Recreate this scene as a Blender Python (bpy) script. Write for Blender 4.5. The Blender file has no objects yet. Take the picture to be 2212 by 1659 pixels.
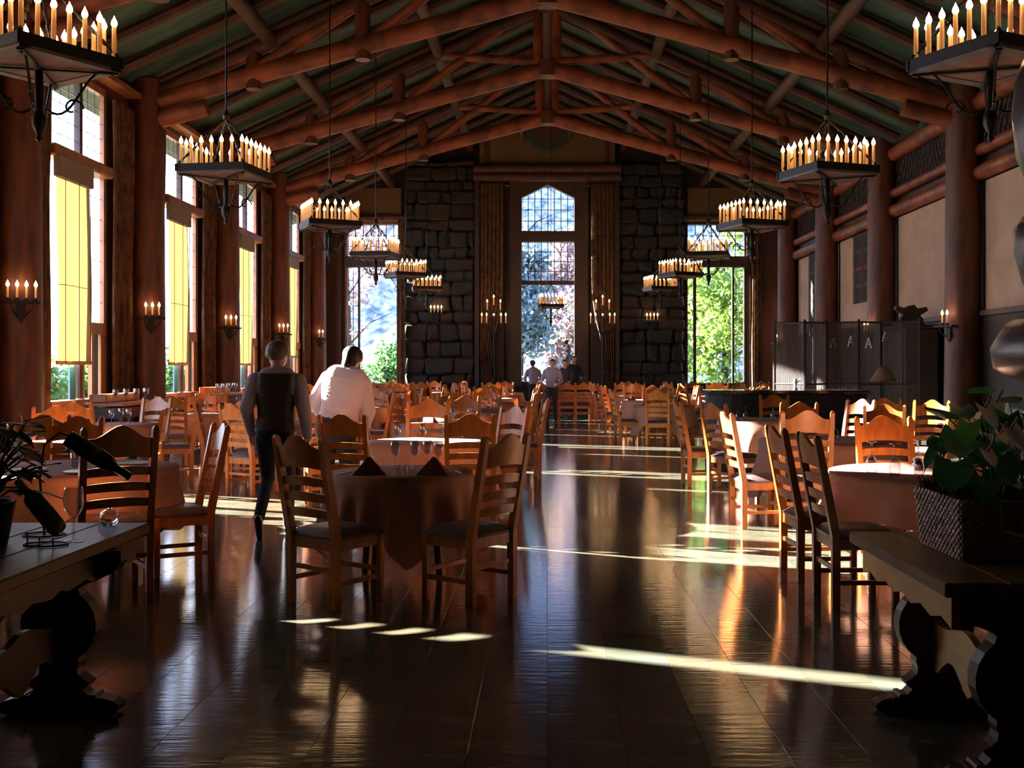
import bpy, bmesh, math, random
import numpy as np
from mathutils import Vector, Matrix
random.seed(7)
S = bpy.context.scene
COL = S.collection
PI = math.pi
R = math.radians

# ------------------------------------------------------------------ camera
EYE, FPX, VX, VY = 1.5, 2300.0, 1182.0, 793.0       # eye height, focal length and vanishing point for a 2212x1659 frame
cam = bpy.data.cameras.new('camera')
cam.sensor_width = 36.0
cam.lens = 36.0*FPX/2212
cam.shift_x = -(VX-1106)/2212
cam.shift_y = -(829.5-VY)/2212
cam.clip_end = 500
camo = bpy.data.objects.new('camera', cam); COL.objects.link(camo)
camo.location = (0, 0, EYE); camo.rotation_euler = (PI/2, 0, 0)
S.camera = camo
# ------------------------------------------------------------------ sky, sun, exposure
S.view_settings.view_transform = 'Standard'
S.view_settings.look = 'None'
S.view_settings.gamma = 1
S.view_settings.use_curve_mapping = False
S.view_settings.exposure = -0.30
SKY = 15.0
SUN = 260.0
SUN_AZ, SUN_EL = R(22.5), R(19.5)
w = bpy.data.worlds.new('world'); S.world = w; w.use_nodes = True
nt = w.node_tree; nt.nodes.clear()
out = nt.nodes.new('ShaderNodeOutputWorld'); bg = nt.nodes.new('ShaderNodeBackground')
tc = nt.nodes.new('ShaderNodeTexCoord'); sx = nt.nodes.new('ShaderNodeSeparateXYZ'); rp = nt.nodes.new('ShaderNodeValToRGB')
nt.links.new(tc.outputs['Generated'], sx.inputs[0]); nt.links.new(sx.outputs['Z'], rp.inputs[0])
nt.links.new(rp.outputs[0], bg.inputs[0]); nt.links.new(bg.outputs[0], out.inputs[0])
rp.color_ramp.elements[0].position = 0.0; rp.color_ramp.elements[0].color = (0.86, 0.90, 1.0, 1)
rp.color_ramp.elements[1].position = 1.0; rp.color_ramp.elements[1].color = (0.15, 0.30, 0.80, 1)
_e = rp.color_ramp.elements.new(0.45); _e.color = (0.46, 0.60, 1.0, 1)
bg.inputs[1].default_value = SKY
sl = bpy.data.lights.new('sun', 'SUN'); sl.energy = SUN; sl.angle = R(0.6); sl.color = (1.0, 0.90, 0.74)
so = bpy.data.objects.new('sun', sl); COL.objects.link(so)
sd = Vector((math.cos(SUN_AZ)*math.cos(SUN_EL), -math.sin(SUN_AZ)*math.cos(SUN_EL), -math.sin(SUN_EL)))
so.rotation_euler = sd.to_track_quat('-Z', 'Y').to_euler(); so.location = (-20, 20, 12)

# ------------------------------------------------------------------ materials
def mat(name, col, rough=0.6, metal=0.0, var=0.0, scale=(4, 4, 4), bump=0.0, bscale=None, spec=0.5, emis=None, estr=0.0, col2=None, trans=0.0, detail=4.0, coat=0.0):
    m = bpy.data.materials.new(name); m.use_nodes = True
    n = m.node_tree.nodes; l = m.node_tree.links
    b = n['Principled BSDF']
    b.inputs['Base Color'].default_value = (*col, 1); b.inputs['Roughness'].default_value = rough
    b.inputs['Metallic'].default_value = metal; b.inputs['Specular IOR Level'].default_value = spec
    if coat: b.inputs['Coat Weight'].default_value = coat; b.inputs['Coat Roughness'].default_value = 0.15
    if emis:
        b.inputs['Emission Color'].default_value = (*emis, 1); b.inputs['Emission Strength'].default_value = estr
    if var or bump:
        t = n.new('ShaderNodeTexCoord'); mp = n.new('ShaderNodeMapping'); mp.inputs['Scale'].default_value = scale
        l.new(t.outputs['Object'], mp.inputs[0])
        nz = n.new('ShaderNodeTexNoise'); nz.inputs['Scale'].default_value = 1.0; nz.inputs['Detail'].default_value = detail
        l.new(mp.outputs[0], nz.inputs['Vector'])
        if var:
            c2 = col2 or tuple(max(0, c*(1-var)) for c in col)
            c1 = col if col2 else tuple(min(1, c*(1+var)) for c in col)
            r_ = n.new('ShaderNodeValToRGB'); r_.color_ramp.elements[0].color = (*c2, 1); r_.color_ramp.elements[1].color = (*c1, 1)
            r_.color_ramp.elements[0].position = 0.35; r_.color_ramp.elements[1].position = 0.65
            l.new(nz.outputs['Fac'], r_.inputs[0]); l.new(r_.outputs[0], b.inputs['Base Color'])
        if bump:
            bp = n.new('ShaderNodeBump'); bp.inputs['Strength'].default_value = bump; bp.inputs['Distance'].default_value = 0.02
            src = nz
            if bscale:
                mp2 = n.new('ShaderNodeMapping'); mp2.inputs['Scale'].default_value = bscale; l.new(t.outputs['Object'], mp2.inputs[0])
                src = n.new('ShaderNodeTexNoise'); src.inputs['Scale'].default_value = 1.0; src.inputs['Detail'].default_value = 5; l.new(mp2.outputs[0], src.inputs['Vector'])
            l.new(src.outputs['Fac'], bp.inputs['Height']); l.new(bp.outputs[0], b.inputs['Normal'])
    if trans:
        tr = n.new('ShaderNodeBsdfTranslucent'); mx = n.new('ShaderNodeMixShader'); mx.inputs[0].default_value = trans
        bc = b.inputs['Base Color']
        if bc.is_linked: l.new(bc.links[0].from_socket, tr.inputs[0])
        else: tr.inputs[0].default_value = (*col, 1)
        l.new(b.outputs[0], mx.inputs[1]); l.new(tr.outputs[0], mx.inputs[2]); l.new(mx.outputs[0], n['Material Output'].inputs[0])
    return m

def glassmat(name, tint=(0.95, 0.97, 1.0), refl=0.10, rough=0.02, base=0.03):
    m = bpy.data.materials.new(name); m.use_nodes = True
    n = m.node_tree.nodes; l = m.node_tree.links; n.remove(n['Principled BSDF'])
    t = n.new('ShaderNodeBsdfTransparent'); t.inputs[0].default_value = (*tint, 1)
    g = n.new('ShaderNodeBsdfGlossy'); g.inputs['Roughness'].default_value = rough
    lw = n.new('ShaderNodeLayerWeight'); lw.inputs[0].default_value = 0.5
    mu = n.new('ShaderNodeMath'); mu.operation = 'MULTIPLY_ADD'; mu.inputs[1].default_value = refl*4; mu.inputs[2].default_value = base; mu.use_clamp = True
    pw = n.new('ShaderNodeMath'); pw.operation = 'POWER'; pw.inputs[1].default_value = 3.0
    l.new(lw.outputs['Facing'], pw.inputs[0]); l.new(pw.outputs[0], mu.inputs[0])
    mx = n.new('ShaderNodeMixShader'); l.new(mu.outputs[0], mx.inputs[0]); l.new(t.outputs[0], mx.inputs[1]); l.new(g.outputs[0], mx.inputs[2])
    l.new(mx.outputs[0], n['Material Output'].inputs[0])
    return m

M = {}
M['log'] = mat('log_wood', (0.100, 0.027, 0.011), 0.5, var=0.45, scale=(6, 6, 1.2), bump=0.35)
M['truss'] = mat('truss_log_wood', (0.200, 0.046, 0.016), 0.5, var=0.5, scale=(2.5, 2.5, 2.5), bump=0.3)
M['rafter'] = mat('rafter_wood', (0.060, 0.018, 0.009), 0.6, var=0.4, scale=(3, 3, 3))
M['iron'] = mat('black_iron', (0.018, 0.015, 0.014), 0.45, metal=0.6)
M['roof'] = mat('green_roof_boards', (0.045, 0.085, 0.062), 0.7, var=0.3, scale=(1, 6, 1))
M['wallwood'] = mat('wall_wood', (0.055, 0.018, 0.009), 0.55, var=0.4, scale=(2, 8, 0.6), bump=0.2)
M['trim'] = mat('window_trim_wood', (0.30, 0.115, 0.045), 0.4, var=0.3, scale=(5, 5, 2))
M['darktrim'] = mat('dark_window_wood', (0.045, 0.020, 0.012), 0.5, var=0.3, scale=(5, 5, 2))
M['lead'] = mat('window_lead', (0.03, 0.03, 0.035), 0.5, metal=0.3)
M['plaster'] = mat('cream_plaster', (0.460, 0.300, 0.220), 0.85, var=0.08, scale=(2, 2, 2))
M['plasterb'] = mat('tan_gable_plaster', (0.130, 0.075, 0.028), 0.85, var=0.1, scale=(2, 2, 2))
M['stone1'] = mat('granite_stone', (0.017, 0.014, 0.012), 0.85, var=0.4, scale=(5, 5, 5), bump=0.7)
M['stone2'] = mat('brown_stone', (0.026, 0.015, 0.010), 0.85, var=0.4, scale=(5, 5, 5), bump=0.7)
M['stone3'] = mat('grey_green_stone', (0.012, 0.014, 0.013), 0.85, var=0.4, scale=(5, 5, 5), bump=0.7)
M['pier'] = mat('dark_glossy_boulder', (0.045, 0.040, 0.042), 0.28, var=0.4, scale=(5, 5, 5), bump=0.5)  # low roughness lets the stones pick up window reflections
M['mortar'] = mat('dark_mortar', (0.020, 0.016, 0.013), 0.95)
M['floor1'] = mat('slate_floor_tile', (0.088, 0.083, 0.060), 0.11, var=0.25, scale=(1.5, 6, 1), bump=0.06, bscale=(3.0, 26, 3.0), spec=0.75)
M['floor2'] = mat('slate_floor_tile_brown', (0.095, 0.080, 0.053), 0.13, var=0.25, scale=(1.5, 6, 1), bump=0.07, bscale=(3.5, 24, 3.0), spec=0.75)
M['floor3'] = mat('slate_floor_tile_green', (0.076, 0.080, 0.062), 0.10, var=0.25, scale=(1.5, 6, 1), bump=0.055, bscale=(2.5, 28, 3.0), spec=0.75)
M['oak'] = mat('golden_oak', (0.400, 0.125, 0.024), 0.32, var=0.22, scale=(18, 18, 4), spec=0.5)
M['seat'] = mat('mauve_leather_seat', (0.110, 0.062, 0.070), 0.38, var=0.1, scale=(9, 9, 9), bump=0.1)
M['cloth'] = mat('rose_tablecloth', (0.420, 0.205, 0.145), 0.8, trans=0.25)
M['napkin'] = mat('burgundy_napkin', (0.16, 0.035, 0.035), 0.85)
M['white'] = mat('white_china', (0.80, 0.78, 0.76), 0.25)
M['shade'] = mat('yellow_linen_shade', (0.360, 0.245, 0.090), 0.85, trans=0.085, var=0.06, scale=(0.5, 6, 0.4))
M['valance'] = mat('taupe_shade_box', (0.24, 0.19, 0.15), 0.8)
M['rail'] = mat('shade_bottom_rail', (0.35, 0.25, 0.14), 0.6)
M['drape'] = mat('brown_patterned_drape', (0.150, 0.070, 0.028), 0.9, var=1, scale=(7, 7, 5), col2=(0.050, 0.022, 0.012), trans=0.06)
M['candle'] = mat('ivory_candle', (0.85, 0.55, 0.26), 0.5, emis=(1.0, 0.42, 0.10), estr=0.25, trans=0.2)
M['flame'] = mat('flame_bulb', (1, 0.8, 0.5), 0.4, emis=(1.0, 0.62, 0.30), estr=30.0)
M['flame'].cycles.emission_sampling = 'NONE'
M['candle'].cycles.emission_sampling = 'NONE'
M['traypanel'] = mat('chandelier_wood_panel', (0.20, 0.085, 0.060), 0.6, var=0.3, scale=(4, 12, 4))
M['trayframe'] = mat('chandelier_frame', (0.12, 0.085, 0.085), 0.45, var=0.3, scale=(6, 6, 6))
M['glass'] = glassmat('window_glass', (0.93, 0.97, 1.0), 0.05)
M['drink'] = glassmat('drinking_glass', (0.84, 0.85, 0.90), 0.24, 0.03, 0.10)
M['trestle'] = mat('dark_trestle_wood', (0.055, 0.022, 0.010), 0.45, var=0.3, scale=(3, 3, 8), bump=0.1)
M['trestletop'] = mat('worn_trestle_top', (0.170, 0.085, 0.030), 0.42, var=0.35, scale=(14, 1.5, 3), bump=0.08, spec=0.25)
M['board'] = mat('yellow_lit_board', (0.46, 0.235, 0.055), 0.45, var=0.2, scale=(3, 3, 8))  # yellow light on the right table's side boards is part of this colour
M['wicker'] = mat('grey_wicker', (0.480, 0.340, 0.300), 0.6, var=0.5, scale=(40, 40, 40))
M['soil'] = mat('moss', (0.05, 0.055, 0.015), 1.0, var=0.5, scale=(30, 30, 30))
M['leaf'] = mat('brightened_glossy_leaf', (0.070, 0.240, 0.090), 0.22, var=0.3, scale=(8, 8, 8), trans=0.12)  # green lifted in place of missing light from behind the camera
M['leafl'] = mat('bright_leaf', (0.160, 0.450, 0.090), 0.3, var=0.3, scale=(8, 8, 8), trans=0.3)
M['spathe'] = mat('peach_flower', (0.780, 0.550, 0.380), 0.3, var=0.15, scale=(6, 6, 6), trans=0.2)
M['spadix'] = mat('flower_spadix', (0.55, 0.18, 0.05), 0.5)
M['leafd'] = mat('silhouette_leaf', (0.010, 0.020, 0.012), 0.45)  # backlit silhouette put into a near-black leaf colour
M['stem'] = mat('green_stem', (0.08, 0.16, 0.04), 0.5)
M['bottle'] = mat('green_bottle_glass', (0.200, 0.210, 0.010), 0.06, spec=0.8, trans=0.35)
M['bottleb'] = mat('black_bottle_glass', (0.006, 0.006, 0.008), 0.12, spec=0.6)
M['foil'] = mat('yellow_foil', (0.45, 0.36, 0.03), 0.25, metal=0.6)
M['labelp'] = mat('brown_bottle_label', (0.10, 0.06, 0.045), 0.7)
M['shirt'] = mat('white_shirt_cloth', (0.66, 0.55, 0.58), 0.85, bump=0.25, scale=(9, 9, 9), trans=0.12)
M['shirtb'] = mat('pale_blue_shirt_cloth', (0.260, 0.250, 0.360), 0.85, bump=0.3, scale=(9, 9, 9))
M['vest'] = mat('dark_vest_cloth', (0.008, 0.006, 0.012), 0.7, var=0.3, scale=(20, 20, 4))
M['jeans'] = mat('dark_trousers', (0.006, 0.010, 0.024), 0.85, spec=0.15)
M['shoe'] = mat('black_shoe_leather', (0.010, 0.012, 0.020), 0.25)
M['skin'] = mat('skin', (0.44, 0.22, 0.15), 0.5)
M['hairb'] = mat('brown_hair', (0.080, 0.055, 0.050), 0.5, var=0.35, scale=(60, 60, 8), bump=0.4)
M['hairk'] = mat('black_hair', (0.008, 0.007, 0.010), 0.5, var=0.3, scale=(60, 60, 8), bump=0.4)
M['dark'] = mat('dark_coat_cloth', (0.012, 0.012, 0.022), 0.8)
M['blackc'] = mat('black_skirt_cloth', (0.010, 0.010, 0.013), 0.7)
M['blacktop'] = mat('black_lacquer', (0.010, 0.010, 0.014), 0.12, spec=0.8)
M['screen'] = mat('dark_reed', (0.050, 0.024, 0.017), 0.55, var=0.3, scale=(30, 30, 2))
M['cabinet'] = mat('dark_cabinet_wood', (0.022, 0.011, 0.008), 0.6, var=0.3, scale=(3, 3, 8))
M['lampshade'] = mat('brown_lampshade', (0.16, 0.09, 0.055), 0.8)
M['rug'] = mat('dark_woven_wool', (0.055, 0.030, 0.028), 0.95, var=1.0, scale=(3, 7, 9), col2=(0.018, 0.014, 0.018))
M['red'] = mat('faded_red_paint', (0.12, 0.018, 0.014), 0.8)
M['teal'] = mat('faded_green_paint', (0.035, 0.045, 0.030), 0.8)
M['grass'] = mat('meadow_ground', (0.050, 0.060, 0.020), 0.95, var=0.5, scale=(0.6, 0.6, 0.6))
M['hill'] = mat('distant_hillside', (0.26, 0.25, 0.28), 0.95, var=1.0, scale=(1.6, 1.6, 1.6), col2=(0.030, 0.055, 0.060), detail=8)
M['rockw'] = mat('pale_granite_boulder', (0.55, 0.46, 0.44), 0.9, var=0.6, scale=(2.5, 2.5, 2.5), bump=0.8)
M['lf_green'] = mat('leaf_green', (0.045, 0.120, 0.025), 0.6, trans=0.4)
M['lf_yellow'] = mat('leaf_yellow_green', (0.150, 0.240, 0.035), 0.6, trans=0.45)
M['lf_blue'] = mat('hazed_blue_green_leaf', (0.150, 0.200, 0.220), 0.6, trans=0.3)  # pale bluish distance haze is mixed into this leaf colour
M['lf_red'] = mat('hazed_rust_leaf', (0.280, 0.200, 0.200), 0.6, trans=0.3)  # rust leaf paled by the same distance haze
M['bark'] = mat('bark', (0.035, 0.024, 0.018), 0.9, var=0.4, scale=(6, 6, 1))
M['extstone'] = mat('outside_stone', (0.16, 0.13, 0.11), 0.9, var=0.3, scale=(2, 2, 2))
M['bluepane'] = mat('teal_casement', (0.05, 0.16, 0.24), 0.5)  # narrow bluish glass slit drawn as a plain opaque colour

# ------------------------------------------------------------------ mesh builder
class MB:
    def __init__(s): s.v = []; s.f = []; s.mi = []; s.cur = 0
    def add(s, vs, fs):
        o = len(s.v); s.v.extend([tuple(v) for v in vs]); s.f.extend([tuple(i+o for i in f) for f in fs]); s.mi.extend([s.cur]*len(fs)); return s
    def box(s, c, d, m=None, tx=1.0, ty=1.0):
        x, y, z = d[0]/2, d[1]/2, d[2]/2
        vs = [Vector(p) for p in [(-x, -y, -z), (x, -y, -z), (x, y, -z), (-x, y, -z), (-x*tx, -y*ty, z), (x*tx, -y*ty, z), (x*tx, y*ty, z), (-x*tx, y*ty, z)]]
        if m is not None: vs = [m @ v for v in vs]
        vs = [v+Vector(c) for v in vs]
        return s.add(vs, [(3, 2, 1, 0), (4, 5, 6, 7), (0, 1, 5, 4), (1, 2, 6, 5), (2, 3, 7, 6), (3, 0, 4, 7)])
    def cbox(s, c, d, b=0.01, m=None, jit=0.0):
        # chamfered box (24 verts collapsed to 3 loops)
        x, y, z = d[0]/2, d[1]/2, d[2]/2; b = min(b, x*.9, y*.9, z*.9)
        vs = []
        for sz in (-1, 1):
            for (sxx, syy) in ((-1, -1), (1, -1), (1, 1), (-1, 1)):
                j = lambda: random.uniform(-jit, jit)
                jx, jy, jz = j(), j(), j()
                vs += [Vector((sxx*(x-b)+jx, syy*(y-b)+jy, sz*z+jz)), Vector((sxx*x+jx, syy*(y-b)+jy, sz*(z-b)+jz)), Vector((sxx*(x-b)+jx, syy*y+jy, sz*(z-b)+jz))]
        if m is not None: vs = [m @ v for v in vs]
        vs = [v+Vector(c) for v in vs]
        bm = bmesh.new()
        for v in vs: bm.verts.new(v)
        r = bmesh.ops.convex_hull(bm, input=bm.verts)
        bmesh.ops.dissolve_limit(bm, angle_limit=0.02, verts=bm.verts, edges=bm.edges)
        bm.verts.index_update(); bm.verts.ensure_lookup_table()
        s.add([v.co.copy() for v in bm.verts], [[v.index for v in f.verts] for f in bm.faces]); bm.free(); return s
    def tube(s, pts, rs, n=8, caps=True, sq=1.0):
        pts = [Vector(p) for p in pts]
        if not isinstance(rs, (list, tuple)): rs = [rs]*len(pts)
        t0 = (pts[1]-pts[0]).normalized()
        up = Vector((0, 0, 1)) if abs(t0.z) < 0.9 else Vector((1, 0, 0))
        a = t0.cross(up).normalized(); vs = []
        for i, p in enumerate(pts):
            if i == 0: t = t0
            elif i == len(pts)-1: t = (pts[i]-pts[i-1]).normalized()
            else:
                t = (pts[i+1]-pts[i-1])
                t = t.normalized() if t.length > 1e-9 else t0
            a = (a-t*a.dot(t)); a = a.normalized() if a.length > 1e-6 else t.orthogonal().normalized()
            b = t.cross(a)
            for k in range(n):
                an = 2*PI*k/n; vs.append(p+a*math.cos(an)*rs[i]+b*math.sin(an)*rs[i]*sq)
        fs = [(i*n+k, i*n+(k+1) % n, (i+1)*n+(k+1) % n, (i+1)*n+k) for i in range(len(pts)-1) for k in range(n)]
        if caps: fs += [tuple(range(n-1, -1, -1)), tuple(range((len(pts)-1)*n, len(pts)*n))]
        return s.add(vs, fs)
    def lathe(s, prof, n=12, c=(0, 0, 0), m=None, sxy=(1, 1)):
        vs = []; fs = []
        for (r, z) in prof:
            for k in range(n):
                a = 2*PI*k/n; v = Vector((r*math.cos(a)*sxy[0], r*math.sin(a)*sxy[1], z))
                if m is not None: v = m @ v
                vs.append(v+Vector(c))
        for i in range(len(prof)-1):
            for k in range(n):
                fs.append((i*n+k, i*n+(k+1) % n, (i+1)*n+(k+1) % n, (i+1)*n+k))
        if prof[0][0] > 1e-5: fs.append(tuple(range(n-1, -1, -1)))
        if prof[-1][0] > 1e-5: fs.append(tuple(range((len(prof)-1)*n, len(prof)*n)))
        return s.add(vs, fs)
    def prism(s, outline, t, place):
        # outline: list of (u,v); place(u,v,w)->xyz ; w in {-t/2,t/2}
        n = len(outline)
        vs = [place(u, v, -t/2) for u, v in outline]+[place(u, v, t/2) for u, v in outline]
        fs = [tuple(range(n-1, -1, -1)), tuple(range(n, 2*n))]+[(i, (i+1) % n, n+(i+1) % n, n+i) for i in range(n)]
        return s.add(vs, fs)
    def strip(s, us, lo, hi, t, place):
        # slab between curves lo(u), hi(u), thickness t
        vs = []
        for u in us:
            for (v, w_) in ((lo(u), -t/2), (hi(u), -t/2), (hi(u), t/2), (lo(u), t/2)): vs.append(place(u, v, w_))
        fs = []
        for i in range(len(us)-1):
            for k in range(4): fs.append((i*4+k, i*4+(k+1) % 4, (i+1)*4+(k+1) % 4, (i+1)*4+k))
        L = (len(us)-1)*4
        fs += [(3, 2, 1, 0), (L, L+1, L+2, L+3)]
        return s.add(vs, fs)
    def mesh(s, name, mats, smooth=False):
        me = bpy.data.meshes.new(name); me.from_pydata(s.v, [], s.f)
        bm = bmesh.new(); bm.from_mesh(me); bmesh.ops.recalc_face_normals(bm, faces=bm.faces); bm.to_mesh(me); bm.free()
        if not isinstance(mats, (list, tuple)): mats = [mats]
        for m_ in mats: me.materials.append(m_)
        if len(mats) > 1: me.polygons.foreach_set('material_index', s.mi)
        if smooth: me.shade_smooth() if hasattr(me, 'shade_smooth') else [setattr(p, 'use_smooth', True) for p in me.polygons]
        me.update(); return me
    def obj(s, name, mats, parent=None, smooth=False, **kw):
        o = bpy.data.objects.new(name, s.mesh(name, mats, smooth)); COL.objects.link(o)
        if parent is not None: o.parent = parent
        for k, v in kw.items(): o[k] = v
        return o

def autosmooth(me, ang=40):
    for p in me.polygons: p.use_smooth = True
    try: me.set_sharp_from_angle(angle=R(ang))
    except Exception: pass

def tag(o, label, cat, group=None, kind=None):
    if label: o['label'] = label
    if cat: o['category'] = cat
    if group: o['group'] = group
    if kind: o['kind'] = kind
    return o

def thing(name, label, cat, loc=(0, 0, 0), rz=0.0, group=None):
    o = bpy.data.objects.new(name, None); COL.objects.link(o); o.location = loc; o.rotation_euler = (0, 0, rz)
    o.empty_display_size = 0.1
    return tag(o, label, cat, group)

def struct(name, parent_loc=(0, 0, 0)):
    o = bpy.data.objects.new(name, None); COL.objects.link(o); o.location = parent_loc; o['kind'] = 'structure'; return o

KIDS = {}
def kids(o):
    if o.name not in KIDS: KIDS[o.name] = [c for c in COL.objects if c.parent == o]
    return KIDS[o.name]
def copy_tree(o, parent=None):
    c = o.copy(); COL.objects.link(c)
    if parent is not None: c.parent = parent
    for ch in kids(o): copy_tree(ch, c)
    return c
class Proto:
    """first use places the prototype itself, later uses copy it and its parts"""
    def __init__(s, maker): s.maker = maker; s.o = None
    def place(s, label, loc, rz=0.0, group=None, scale=None, rot=None):
        if s.o is None:
            s.o = s.maker(); o = s.o
            # cache children now (static trees)
            def walk(x):
                for c in kids(x): walk(c)
            walk(o)
        else: o = copy_tree(s.o)
        o.location = loc; o.rotation_euler = rot if rot else (0, 0, rz)
        if scale: o.scale = scale
        o['label'] = label
        if group: o['group'] = group
        elif 'group' in o: del o['group']
        return o

def point(name, loc, watt, col=(1.0, 0.55, 0.22), rad=0.15):
    l = bpy.data.lights.new(name, 'POINT'); l.energy = watt; l.color = col; l.shadow_soft_size = rad
    o = bpy.data.objects.new(name, l); COL.objects.link(o); o.location = loc; return o

# ================================================================== STRUCTURE
XW = 7.95            # inner face of side walls
YB = 36.5            # back wall
YF = -3.0
SL_R, RIDGE = 0.46, 10.45      # roof slope and ridge
def roofz(x): return RIDGE-SL_R*abs(x)

# ---- floor: tiles 0.31 wide, running away from the camera
floor = struct('floor')
MB().box((0, (YB+YF)/2, -0.10), (16.9, YB-YF, 0.14)).obj('slab', M['mortar'], floor)
tw, tl = 0.31, 0.93
fm = [M['floor1'], M['floor2'], M['floor3']]
tile_meshes = [MB().cbox((0, 0, -0.015), (tw-0.0016, tl-0.0016, 0.03), 0.0008).mesh('tile', fm[i]) for i in range(3)]
rows = []
ix0, ix1 = -27, 27
far = [MB(), MB(), MB()]
ntile = 0
for ix in range(ix0, ix1):
    x = (ix+0.5)*tw
    off = (ix % 3)*0.31 + random.choice([0, 0, .155])
    y = YF-off
    while y < YB:
        yc = y+tl/2
        t = random.choice([0, 0, 1, 2, 2])
        dz = random.uniform(-0.0004, 0.0004)
        vis = 3.9 < yc < 11.2 and abs(yc*((1182-1106)*0)/2300 + x) < 6 and (-1182/2300*yc-0.2) < x < (1030/2300*yc+0.2)
        near_pick = vis and yc < 9.5
        if near_pick and ntile < 298:
            o = bpy.data.objects.new('tile', tile_meshes[t]); COL.objects.link(o); o.parent = floor; o.location = (x, yc, dz); ntile += 1
        else:
            xa, xb = x-tw/2+.0008, x+tw/2-.0008; ya, yb = max(y, YF)+.0008, min(y+tl, YB)-.0008
            if yb > ya: far[t].box(((xa+xb)/2, (ya+yb)/2, -0.015+dz), (xb-xa, yb-ya, 0.03))
        y += tl
for i in range(3): far[i].obj('distant_tile', fm[i], floor, kind='stuff')

# ---- left wall with windows
WZ0, WZ1 = 0.85, 6.48
WK = [-2, -1, 0, 1, 2, 3]
def wy(k): return 16.8+5*k, 19.2+5*k
wall_l = struct('wall_left')
mb = MB()
xc, th = -XW-0.05, 0.10
mb.box((xc, (YF+YB)/2, WZ0/2), (th, YB-YF, WZ0))
mb.box((xc, (YF+YB)/2, (WZ1+7.6)/2), (th, YB-YF, 7.6-WZ1))
edges = [YF]
for k in WK: edges += list(wy(k))
edges.append(YB)
for i in range(0, len(edges), 2):
    a, b = edges[i], edges[i+1]; mb.box((xc, (a+b)/2, (WZ0+WZ1)/2), (th, b-a, WZ1-WZ0))
mb.obj('wall_panel', M['wallwood'], wall_l)

def grid_window(parent, x, y0, y1, z0, z1, nc, nr, bar=0.010):
    """leaded panel in a plane of constant x"""
    mbx = MB()
    for i in range(1, nc): mbx.box((x, y0+(y1-y0)*i/nc, (z0+z1)/2), (0.007, bar, z1-z0))
    for j in range(1, nr): mbx.box((x, (y0+y1)/2, z0+(z1-z0)*j/nr), (0.007, y1-y0, bar))
    mbx.obj('muntin', M['lead'], parent)
    MB().box((x-0.012, (y0+y1)/2, (z0+z1)/2), (0.004, y1-y0, z1-z0)).obj('pane', M['glass'], parent)

for n_, k in enumerate(WK):
    y0, y1 = wy(k); ym = y0+1.38
    wdw = struct('window_%d' % (n_+1))
    xg = -XW-0.055
    mb = MB()
    for yy in (y0+0.04, y1-0.04): mb.box((xg, yy, (WZ0+WZ1)/2), (0.08, 0.06, WZ1-WZ0))
    mb.box((xg, (y0+y1)/2, WZ1-0.06), (0.10, y1-y0-.12, 0.12)); mb.box((xg, (y0+y1)/2, WZ0+0.05), (0.30, y1-y0-.16, 0.10))
    mb.obj('frame', M['trim'], wdw)
    MB().box((xg, ym, (WZ0+WZ1)/2), (0.10, 0.12, WZ1-WZ0-.24)).obj('mullion', M['darktrim'], wdw)
    MB().cbox((xg+0.06, (y0+y1)/2, 4.97), (0.34, y1-y0-.16, 0.20), 0.03).obj('transom', M['trim'], wdw)
    MB().box((xg, (ym+y1)/2, 2.18), (0.18, y1-ym-.2, 0.20)).obj('rail', M['trim'], wdw)
    MB().box((-XW+0.10, (y0+y1)/2, 6.62), (0.34, y1-y0+1.9, 0.10)).obj('cornice', M['trim'], wdw)
    grid_window(wdw, xg, y0+.08, ym-.065, 5.07, WZ1-.12, 4, 5)
    grid_window(wdw, xg, ym+.065, y1-.08, 5.07, WZ1-.12, 3, 5)
    grid_window(wdw, xg, ym+.065, y1-.08, 2.28, 4.87, 3, 7)
    grid_window(wdw, xg, y0+.08, ym-.065, WZ0+.1, 4.87, 1, 2)
    if k < 0: continue
    mb = MB()
    for q in (0.12, 0.5, 0.88): mb.box((xg, ym+(y1-ym)*q, 1.5), (0.07, 0.10, 1.2))
    mb.obj('stile', M['trim'], wdw)
    MB().box((xg-0.02, ym+(y1-ym)*.69, 1.5), (0.03, .22, 1.2)).obj('casement', M['bluepane'], wdw)
    MB().box((xg-0.02, ym-.20, 1.2), (0.03, .22, .6)).obj('casement', M['bluepane'], wdw)

# shades: (k, y0, y1, z0, z1)
def shade(k, ya, yb, za, zb, label):
    t = thing('window_shade', label, 'window shade', (-XW+0.16, (ya+yb)/2, za))
    us = [i/24*(yb-ya)-(yb-ya)/2 for i in range(25)]
    H = zb-za
    vs = []; fs = []
    nz = 10
    for j in range(nz+1):
        for i, u in enumerate(us):
            f = j/nz
            vs.append((0.03*math.sin(i*0.9+k)*(0.4+0.6*f)*0.8 + 0.02*math.sin(j*.5+i*.25), u, 0.04+f*(H-0.04)))
    for j in range(nz):
        for i in range(24): fs.append((j*25+i, j*25+i+1, (j+1)*25+i+1, (j+1)*25+i))
    MB().add(vs, fs).obj('shade_fabric', M['shade'], t, smooth=True)
    MB().box((0, 0, 0.02), (0.03, yb-ya+.04, 0.06)).obj('bottom_rail', M['rail'], t)
    if zb > 4: MB().box((0.0, 0, H+0.16), (0.10, yb-ya+.04, 0.34)).obj('shade_box', M['valance'], t)
    mb = MB()
    for q in (-.36, .05, .4): mb.tube([(0.055, q*(yb-ya), 0.0), (0.055, q*(yb-ya), H)], 0.006, 4)
    mb.obj('cord', M['darktrim'], t)
    return t
ordn = ['nearest', 'second', 'third', 'fourth']
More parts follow.
